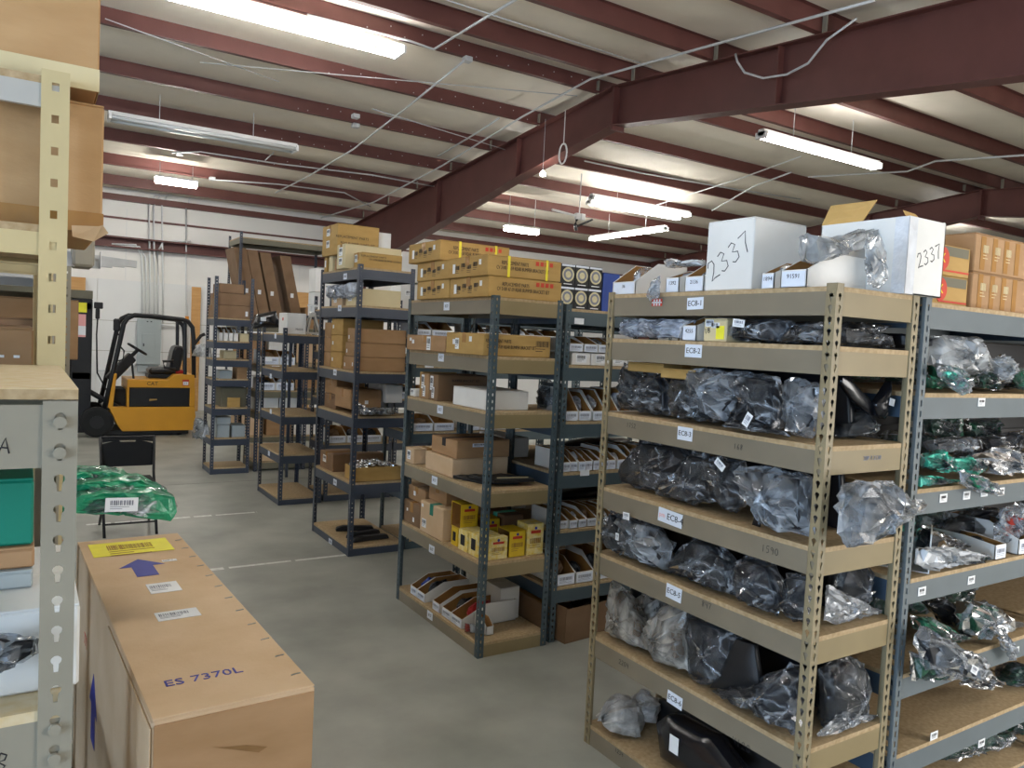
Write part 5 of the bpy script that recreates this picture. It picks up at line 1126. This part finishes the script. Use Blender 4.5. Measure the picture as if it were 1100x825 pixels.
# farthest unit
z = 1.921
for i, (a, b, h) in enumerate([(1.97, 2.4, .155), (1.99, 2.39, .145), (2.02, 2.31, .115)]):
    carton(['bottom brown carton on the farthest unit', 'middle brown carton on the farthest unit', 'top brown carton on the farthest unit'][i], a, b, 9.92, 10.3, z+.157*i+(0 if i < 2 else -.01), z+.157*i+h+(0 if i < 2 else -.01), 'carddark', tape='x', group='brown cartons on the farthest unit', stickers=[('-y', b-a-.05, h*.4, .03, .06)] if i == 0 else [])
z = 1.64
for i in range(4): bin_('white bin leaning in a row on the second shelf of the farthest unit', 2.05+.06*i, 9.92, z, .055, .35, .17, .1, '-y', group='bins on the farthest unit', lab=False, fill=('hazewhite', 1), seed=80+i)
carton('pale grey box on the second shelf of the farthest unit', 2.28, 2.39, 9.93, 10.2, z, z+.1, 'cream_card', seam=False)
z = 1.419
carton('cream box on the third shelf of the farthest unit', 2.1, 2.25, 9.95, 10.2, z, z+.1, 'cream_card', seam=False)
bagged('white bundle on the third shelf of the farthest unit', 'x', 2.06, [(208, 382), (214, 370), (224, 370), (226, 384)], .15, 'whitebag', 'hazewhite', name='bundle', cat='bag')
z = 1.175
carton('grey metal box on the fourth shelf of the farthest unit', 2.05, 2.2, 9.93, 10.15, z, z+.1, 'panelgrey', seam=False, name='metal_box', cat='box')
carton('brown split box on the fourth shelf of the farthest unit', 2.26, 2.38, 9.93, 10.2, z, z+.16, 'card', seam=False)
z = .823
carton('large olive carton on the fifth shelf of the farthest unit', 2.08, 2.38, 9.95, 10.3, z, z+.24, 'olive', tape='x', seam=False)
carton('small golden box in front of the olive carton', 2.15, 2.3, 9.9, 9.94, z, z+.12, 'cardgold', seam=False)
z = .447
for i in range(3): carton(['left grey plastic box on the sixth shelf of the farthest unit', 'right grey plastic box on the sixth shelf of the farthest unit', 'flat grey box stacked on the sixth shelf of the farthest unit'][i], (2.03, 2.22, 2.03)[i], (2.19, 2.38, 2.2)[i], 9.93, 10.2, z+(0, 0, .165)[i], z+(.16, .15, .25)[i], 'panelgrey', seam=False, name='plastic_box', cat='box')
bagged('clear film bundle hanging at the left of the sixth shelf, farthest unit', 'x', 1.99, [(208, 470), (210, 448), (222, 452), (225, 472)], .12, 'clearhazy', 'panelgrey', name='film_bundle', cat='bag')
# tall leaning flat cartons in the tall shelving
for i in range(4):
    t = thing('flat_carton', ['leaning flat carton, leftmost and widest', 'leaning flat carton, second from the left', 'leaning flat carton, third from the left', 'leaning flat carton, rightmost'][i], 'carton', (3.02+.2*i+(.12 if i == 3 else 0), 12.62, 1.862), 0, 'leaning flat cartons')
    hh = 1.2-.02*i; s = -.26
    part('box_body', MB().prism([(0, 0), (.17 if i else .19, 0), ((.17 if i else .19)+s, hh), (s, hh)], 1, 0, .6), 'carddark', t, bevel=.004)
    part('tape', MB().prism([(.16, .02), (.163, .02), (.163+s, hh-.02), (.16+s, hh-.02)], 1, .27, .33), 'tape', t)
    onface(t, plate(.05, .07, 'paper'), 'sticker', '-y', (s*.4+.06, 0, hh*.45), .001)
carton('brown carton with a white label on the tall shelving right of the leaning ones', 3.92, 4.2, 12.6, 13.0, 1.861, 2.2, 'card', tape='x', stickers=[('-y', .14, .2, .08, .06)], seam=False)
for i in range(3):
    for j, zz in enumerate((1.301, .701, .101)):
        carton('carton on a lower level of the tall shelving', 2.9+.45*i, 3.3+.45*i, 12.6, 13.1, zz, zz+.35, ('card', 'whitebox', 'cardpale')[(i+j) % 3], tape='x', group='cartons low in the tall shelving')
# ---------------------------------------------------------------- left foreground racks
G = rack('grey keyhole-post rack in the left foreground, shelves marked A and B', -1.15, .071, 1.3, 1.95, 1.682, [.26, .74, 1.222], 'gsteel', 'gsteel', 'chiplight', bh=.09, style='key', n=16, fw=.0445, pitch=.0453, hs=.85)
# top board lies over the posts
part('shelf_board', MB().box(0, 1.221, 0, .65, 1.684, 1.70), 'chiplight', G)
part('board_edge', MB().box(0, 1.221, -.001, 0, 1.684, 1.6985), 'chip', G)
part('beam', MB().box(.003, 1.218, .0035, .014, 1.584, 1.676), 'gsteel', G); part('beam', MB().box(.003, 1.218, .636, .6465, 1.584, 1.676), 'gsteel', G)
part('beam', MB().box(1.207, 1.2175, .003, .647, 1.584, 1.676), 'gsteel', G); part('beam', MB().box(.0035, .014, .003, .647, 1.584, 1.676), 'gsteel', G)
for zz in (1.655, 1.61, 1.195, 1.15):
    part('rivet', MB().tube([(1.1985, .0, zz-.004), (1.1985, -.006, zz-.004)], .0085, 16), 'gsteel', G)
scrawl(G, 'A', '-y', (1.131, .0035, 1.618), .022, -.1, .0012); scrawl(G, 'B', '-y', (1.133, .0035, 1.155), .026, -.25, .0012)
z = 1.223
carton('white carton standing on shelf B of the left rack, overhanging its post', -.5, .083, 1.37, 1.75, z, 1.355, 'whitebox', tape='x', seam=False)
carton('green carton under the top board of the left rack', -.6, .02, 1.5, 1.88, 1.423, 1.535, 'greenbox', tape='x', seam=False)
carton('brown carton below the green one in the left rack', -.6, .022, 1.49, 1.88, 1.387, 1.422, 'card', tape='x', seam=False)
carton('film-wrapped grey carton on the white one in the left rack', -.6, .02, 1.48, 1.88, 1.356, 1.386, 'panelgrey', tape='x', seam=False)
bagged('clear bag of dark blades lying on shelf B of the left rack', 'y', 1.335, [(-60, 700), (0, 682), (44, 685), (40, 700), (0, 722), (-60, 728)], .05, 'clearhazy', 'darkpart', amp=.012, zmin=z, cf=.85)
T = rack('cream square-hole rack behind the left foreground rack', -1.3, .082, 2.0, 2.95, 2.34, [.1, .6, 1.13, 1.62, 2.005, 2.325], 'cream', 'cream', 'chip', bh=.05, style='sq', n=4, fw=.054, pitch=.0688, hs=1., sides=False)
for ch in T.children:
    if ch.name.startswith('beam') and ch.data.vertices[0].co.z > 2.2: setm(ch.data, 'whitesteel')
c1 = carton('large brown carton filling the top left corner of the picture', -.9, .142, 2.06, 2.6, 2.327, 2.9, 'cardwarm', tape='x', seam=False)
part('tape', MB().box(-.522, .522, -.271, -.27, 0, .05).box(.521, .522, -.27, .27, 0, .05), 'cream_card', c1)
c2 = carton('large brown carton behind the cream post, below the top one', -.9, .155, 2.07, 2.62, 2.007, 2.3, 'cardwarm', tape='x', seam=False)
part('flap', MB().add([(.465, -.2765, .015), (.528, -.2765, .02), (.54, -.29, .0), (.51, -.285, -.022), (.467, -.28, -.015)], [(0, 1, 2, 3, 4)]), 'cardpale', c2)
part('tape', MB().box(-.52, .53, -.277, -.2755, .0, .045), 'tape', c2)
carton('flat-topped brown carton on the rack behind shelf A', -.7, .022, 2.1, 2.7, 1.621, 1.778, 'card', tape='x', seam=False, stickers=[('-y', .66, .09, .012, .006), ('-y', .69, .09, .012, .006)])
t2 = rack('grey rack farther back on the left with light posts', -1.3, .1, 3.3, 4.2, 2.05, [.1, .6, 1.1, 1.55, 2.02], 'gsteel', 'whitesteel', 'chip', bh=.06, n=4, style='sq', fw=.05, pitch=.05)
carton('brown carton on the far grey rack at the left', -.8, .05, 3.36, 3.9, 1.551, 1.8, 'carddark', tape='x')
t3 = rack('farthest rack on the left side of the aisle', -1.2, .2, 4.4, 5.6, 2.1, [.1, .6, 1.1, 1.6, 2.0], 'gsteel', 'olive', 'chip', bh=.06, n=4)
for i, zz in enumerate((1.101, 1.601, .601)): carton(['brown carton low on the farthest left rack', 'brown carton high on the farthest left rack', 'brown carton at the bottom of the farthest left rack'][i], -.6, .24, 4.5, 5.2, zz, zz+.3, 'card', tape='x', group='cartons on the farthest left rack')
t = thing('metal_channels', 'bundle of grey metal channels sticking out past the left rack', 'channels', (.05, 3.75, 2.022))
for i in range(4):
    part('channel', MB().box(-.5, .22+.05*i, -.06+.035*i, -.035+.035*i, .015*i, .015*i+.03), 'galv', t, rot=(0, .02*i, 0))
part('end_label', MB().box(-.0+.222, .224, -.08, -.03, 0, .07), 'paper', t); part('clamp', MB().box(.12, .2, -.09, .1, -.0, .12), 'gsteel', t, bevel=.01)
for i in range(3):
    px = [[(60, 516), (84, 503), (120, 503), (145, 512), (140, 522), (84, 522)], [(60, 528), (84, 515), (150, 512), (178, 524), (170, 536), (84, 536)], [(50, 545), (84, 528), (160, 524), (186, 530), (190, 545), (184, 556), (130, 549), (84, 547)]][i]
    bagged(['uppermost green package sticking out of the left rack', 'middle green package sticking out of the left rack', 'front green package with a white barcode label by the left rack'][i], 'y', 2.72-.09*i, px, .17, 'clear', 'green', cf=.95, ct=.85, amp=.009, fr=12, name='green_package', cat='package', group='green packages on the left rack', sticker=[(-.02, .07, .085, .04, -.05)] if i == 2 else None)
# big carton
RZ = .037; LOC = Vector((.408, 2.63, 0)); W, D, H = .372, 1.63, .93
c = carton('long brown floor carton marked ES 7370L with a blue arrow on top', LOC.x-W/2, LOC.x+W/2, LOC.y-D/2, LOC.y+D/2, 0, H, 'cardpale', RZ, 'y', seam=False, bev=.006, lid=True)
c.children[0].name = 'box_body'
Ri = Matrix.Rotation(-RZ, 3, 'Z')
def ctop(px, py): q = AZ(px, py, H+.001)-LOC; q = Ri @ Vector((q.x, q.y, 0)); return Vector((q.x, q.y, H+.0005))
def csize(a, b): return (ctop(*a)-ctop(*b)).length
onface(c, plate(csize((100, 592), (185, 584)), .19, 'yellowpaper'), 'caution_label', '+z', ctop(141, 588), .0004)
o = onface(c, barcode(.16, .14, 'kraft', seed=5, rows=3), 'print', '+z', ctop(141, 589), .002)
ar = MB().prism([(-.035, -.14), (.035, -.14), (.035, -.015), (.075, -.015), (0, .08), (-.075, -.015), (-.035, -.015)], 2, 0, .0006).mesh('arrow'); setm(ar, 'inkblue')
onface(c, ar, 'arrow', '+z', ctop(152, 607), .0006)
for a, b, w_, h_ in ((182, 602, .05, .024), (176, 631, .095, .105), (191, 660, .12, .075)):
    pl = onface(c, plate(w_, h_, 'paper'), 'shipping_label', '+z', ctop(a, b), .0004); o = part('print', barcode(w_*.7, h_*.6, 'inkgrey', seed=a), None, pl); o.location = (-w_*.08, 0, .0014)
text(c, 'ES 7370L', .05, 'inkblue', '+z', ctop(219, 727), .0006)
for s in (0, 1):
    for k in range(12): part('staple', MB().box(-.012, .012, -.0012, .0012, 0, .002), 'galv', c, (W/2-.022, -D/2+.08+k*.13, H), rz=.15)
part('flap', MB().box(-W/2+.003, W/2-.003, -D/2-.004, -D/2-.0002, .45, H-.014), 'card', c, bevel=.0015)  # darker card puts the front face's shade into the flap's colour
mb = MB(); 
mb.add([(-.06, -.0055, .838), (-.03, -.0055, .83), (.02, -.0055, .822), (.07, -.0055, .805), (.05, -.0055, .796), (.0, -.0055, .806), (-.04, -.0055, .82)], [(0, 1, 2, 3, 4)]); part('tear', mb, 'wood', c, (0, -D/2, 0))
part('flap', MB().box(-W/2-.0045, -W/2-.0003, -D/2+.002, -.12, .02, H-.02), 'cardpale', c, bevel=.0015)
ar2 = MB().prism([(-.05, -.12), (.05, -.12), (.05, 0), (.1, 0), (0, .12), (-.1, 0), (-.05, 0)], 2, 0, .0006).mesh('arrow'); setm(ar2, 'inkblue')
onface(c, ar2, 'arrow', '-x', (-W/2, .2, .52), .0006); text(c, '771', .06, 'inkred', '-x', (-W/2, .45, .66), .0006)
onface(c, plate(.12, .12, 'cardpale'), 'label_patch', '-x', (-W/2, .1, .28), .0006)
# ---------------------------------------------------------------- folding chair
t = thing('folding_chair', 'black folding chair standing in the aisle before the forklift', 'chair', (.8, 7.42, 0), 0)
part('backrest', MB().prism([(-.2, .54), (.2, .54), (.2, .74), (.07, .775), (.06, .755), (-.06, .755), (-.07, .775), (-.2, .74)], 1, .1, .125), 'rubber', t, bevel=.004)
part('backrest', MB().prism([(-.2, .755), (-.07, .77), (.07, .77), (.2, .755), (.2, .785), (-.2, .785)], 1, .1, .125), 'rubber', t)
part('seat', MB().box(-.19, .19, -.28, .1, .43, .455), 'rubber', t, bevel=.008)
for s in (-1, 1):
    part('back_leg', MB().tube([(s*.215, .13, .8), (s*.205, .05, .5), (s*.2, -.26, .0)], .012, 8), 'black', t, smooth=True)
    part('front_leg', MB().tube([(s*.19, -.24, .44), (s*.2, .24, .0)], .011, 8), 'black', t, smooth=True)
part('top_rail', MB().tube([(-.215, .13, .795), (.215, .13, .795)], .012, 8), 'black', t); part('stretcher', MB().tube([(-.2, -.2, .1), (.2, -.2, .1)], .009, 8), 'black', t)
# ---------------------------------------------------------------- forklift
t = thing('forklift', 'yellow and black forklift parked at the end of the aisle', 'forklift', (1.7, 14.05, 0), 0)
def F(name, pts, y0, y1, m, bev=.01, par=None): return part(name, MB().prism([(x-1.7, z) for x, z in pts], 1, y0, y1), m, par or t, bevel=bev)
ch = F('chassis', [(1.16, .47), (2.43, .47), (2.45, .3), (2.43, .08), (1.36, .08), (1.28, .2)], -.46, .46, 'forkyellow')
F('skirt', [(1.0, .02), (2.35, .02), (2.35, .1), (1.0, .1)], -.42, .42, 'black', par=ch)
F('battery_compartment', [(1.43, .47), (2.36, .47), (2.36, .79), (1.43, .79)], -.44, .44, 'black')
h = F('hood', [(1.42, .78), (2.42, .78), (2.42, 1.0), (2.12, 1.0), (2.02, .91), (1.42, .91)], -.46, .46, 'forkyellow')
F('rear_pillar', [(2.35, .47), (2.43, .47), (2.43, .79), (2.35, .79)], -.46, .46, 'forkyellow')
F('hood_frame', [(1.42, .47), (1.45, .47), (1.45, .79), (1.42, .79)], -.46, .46, 'forkyellow')
F('handle', [(1.74, .56), (1.86, .58), (1.86, .6), (1.74, .6)], -.46, -.44, 'cardgold')
F('floor_plate', [(1.1, .42), (1.44, .42), (1.44, .46), (1.1, .46)], -.44, .44, 'black')
F('cowl_post', [(1.15, .45), (1.22, .45), (1.27, 1.0), (1.22, 1.0)], -.45, -.38, 'forkyellow')
F('footwell_panel', [(1.2, .46), (1.43, .46), (1.41, .75), (1.22, .75)], -.3, .3, 'rubber')
text(h, 'CAT', .085, 'ink', '-y', (1.78-1.7, -.46, .845), .004)
pl = onface(h, plate(.1, .1, 'inkred'), 'number_plate', '-y', (2.28-1.7, -.46, .87), .003); part('plate_face', plate(.08, .055, 'paper'), None, pl, (0, -.012, .0013)); o = part('lettering', textmesh('11', .05, 'ink'), None, pl); o.location = (0, -.012, .003)
for s in (-1, 1):
    y = s*.42
    wl = part('front_wheel', MB().tube([(1.0-1.7, y-.08, .235), (1.0-1.7, y-.07, .235), (1.0-1.7, y+.07, .235), (1.0-1.7, y+.08, .235)], [.19, .235, .235, .19], 28), 'rubber', t)
    part('hub', MB().tube([(1.0-1.7, y-.09, .235), (1.0-1.7, y+.09, .235)], .1, 20), 'black', wl)
    part('rear_wheel', MB().tube([(2.2-1.7, s*.3-.07, .17), (2.2-1.7, s*.3+.07, .17)], .17, 24), 'rubber', t)
    part('guard_rail', MB().tube([(a-1.7, y, b) for a, b in ((1.1, .42), (1.2, .95), (1.31, 1.55), (1.35, 1.78), (1.4, 1.87), (1.5, 1.93), (1.8, 1.93), (2.22, 1.9), (2.3, 1.87), (2.37, 1.78), (2.39, 1.6), (2.41, .95))], .036, 8), 'black', t, smooth=True)
    part('rear_post', MB().tube([(2.28-1.7, y*.9, .98), (2.26-1.7, y*.9, 1.88)], .028, 8), 'black', t)
for k in range(5): part('roof_bar', MB().tube([(1.5-1.7+.17*k, -.42, 1.925), (1.5-1.7+.17*k, .42, 1.925)], .016, 6), 'black', t)
part('seat_base', MB().box(.05, .5, -.2, .2, .92, .985), 'black', t, bevel=.01)
part('seat_cushion', MB().box(.06, .48, -.22, .22, .985, 1.09), 'seatvinyl', t, bevel=.035)
part('seat_back', MB().prism([(.36, 1.06), (.52, 1.02), (.6, 1.4), (.57, 1.46), (.46, 1.47), (.42, 1.4)], 1, -.22, .22), 'seatvinyl', t, bevel=.03)
part('armrest', MB().tube([(.45, -.25, 1.08), (.28, -.25, 1.1), (.26, -.25, 1.2), (.42, -.25, 1.21)], .025, 8), 'seatvinyl', t, smooth=True)
part('dash_console', MB().prism([(-.56, .92), (-.45, .82), (-.12, 1.2), (-.22, 1.32)], 1, -.12, .12), 'black', t, bevel=.015)
part('steering_column', MB().tube([(-.22, 0, 1.22), (-.1, 0, 1.36)], .03, 8), 'black', t)
sw = [(-.1+.15*math.cos(a)*.9, .17*math.sin(a), 1.38-.15*math.cos(a)*.55) for a in [2*PI*k/20 for k in range(21)]]
st = part('steering_wheel', MB().tube(sw, .018, 6), 'black', t, smooth=True); part('spoke', MB().tube([sw[0], sw[10]], .012, 6).tube([sw[5], sw[15]], .012, 6), 'black', st)
part('grab_handle', MB().tube([(-.42, -.44, 1.2), (-.35, -.46, 1.22), (-.34, -.46, 1.36), (-.39, -.44, 1.42)], .014, 6), 'black', t)
part('control_lever', MB().tube([(-.16, -.25, .8), (-.2, -.25, 1.15), (-.16, -.25, 1.2)], .018, 6), 'black', t)
part('mirror', MB().box(-.5, -.4, -.48, -.44, 1.66, 1.86), 'black', t, bevel=.02); part('mirror_arm', MB().tube([(-.42, -.43, 1.6), (-.45, -.45, 1.68)], .012, 6), 'black', t)
part('warning_light', MB().tube([(.6, -.3, 1.86), (.6, -.3, 1.96)], .03, 10), 'amber', t)
part('rear_bracket', MB().tube([(.7, -.42, 1.5), (.8, -.44, 1.65), (.86, -.44, 1.68)], .03, 6), 'black', t)
part('seat_belt', MB().box(.42, .62, -.2, -.05, 1.0, 1.06), 'redplastic', t, bevel=.02)
for s in (-1, 1):
    m = part('mast_rail', MB().box(-1.06, -.78, s*.3-.06, s*.3+.06, .06, 2.14), 'black', t, bevel=.01)
    part('inner_rail', MB().box(-1.1, -1.05, s*.3-.04, s*.3+.04, .1, 2.1), 'rubber', m)
part('mast_crossbar', MB().box(-1.04, -.8, -.36, .36, 1.98, 2.08), 'black', t); part('mast_crossbar', MB().box(-1.04, -.8, -.36, .36, .9, 1.0), 'black', t)
part('mast_label', MB().box(-1.0, -.86, -.3622, -.3602, 1.93, 2.08), 'yellowpaper', t); part('mast_label', MB().box(-.99, -.87, -.3622, -.3602, 1.55, 1.9), 'pinkink', t); part('mast_label', MB().box(-.99, -.87, -.3624, -.3604, 1.58, 1.72), 'paper', t)
part('mast_hose', MB().tube([(-.7, -.36, 2.08), (-.72, -.36, 1.6), (-.7, -.36, 1.0), (-.5, -.3, .6), (-.35, -.3, .5)], .012, 6), 'black', t, smooth=True)
part('tilt_cylinder', MB().tube([(-.8, -.3, .7), (-.4, -.3, .45)], .04, 8), 'black', t); part('mast_head', MB().box(-.76, -.64, -.4, -.3, 2.0, 2.1).box(-.74, -.68, -.38, -.32, 1.84, 2.0), 'black', t, bevel=.01)
for s in (-1, 1): part('fork', MB().box(-2.1, -1.1, s*.25-.05, s*.25+.05, .05, .09).box(-1.14, -1.1, s*.25-.05, s*.25+.05, .05, .6), 'black', t)
carton('olive block carried at the top of the forklift mast', .56, .92, 13.7, 14.3, 2.142, 2.27, 'olive', tape='x', seam=False, name='wood_block', cat='block')
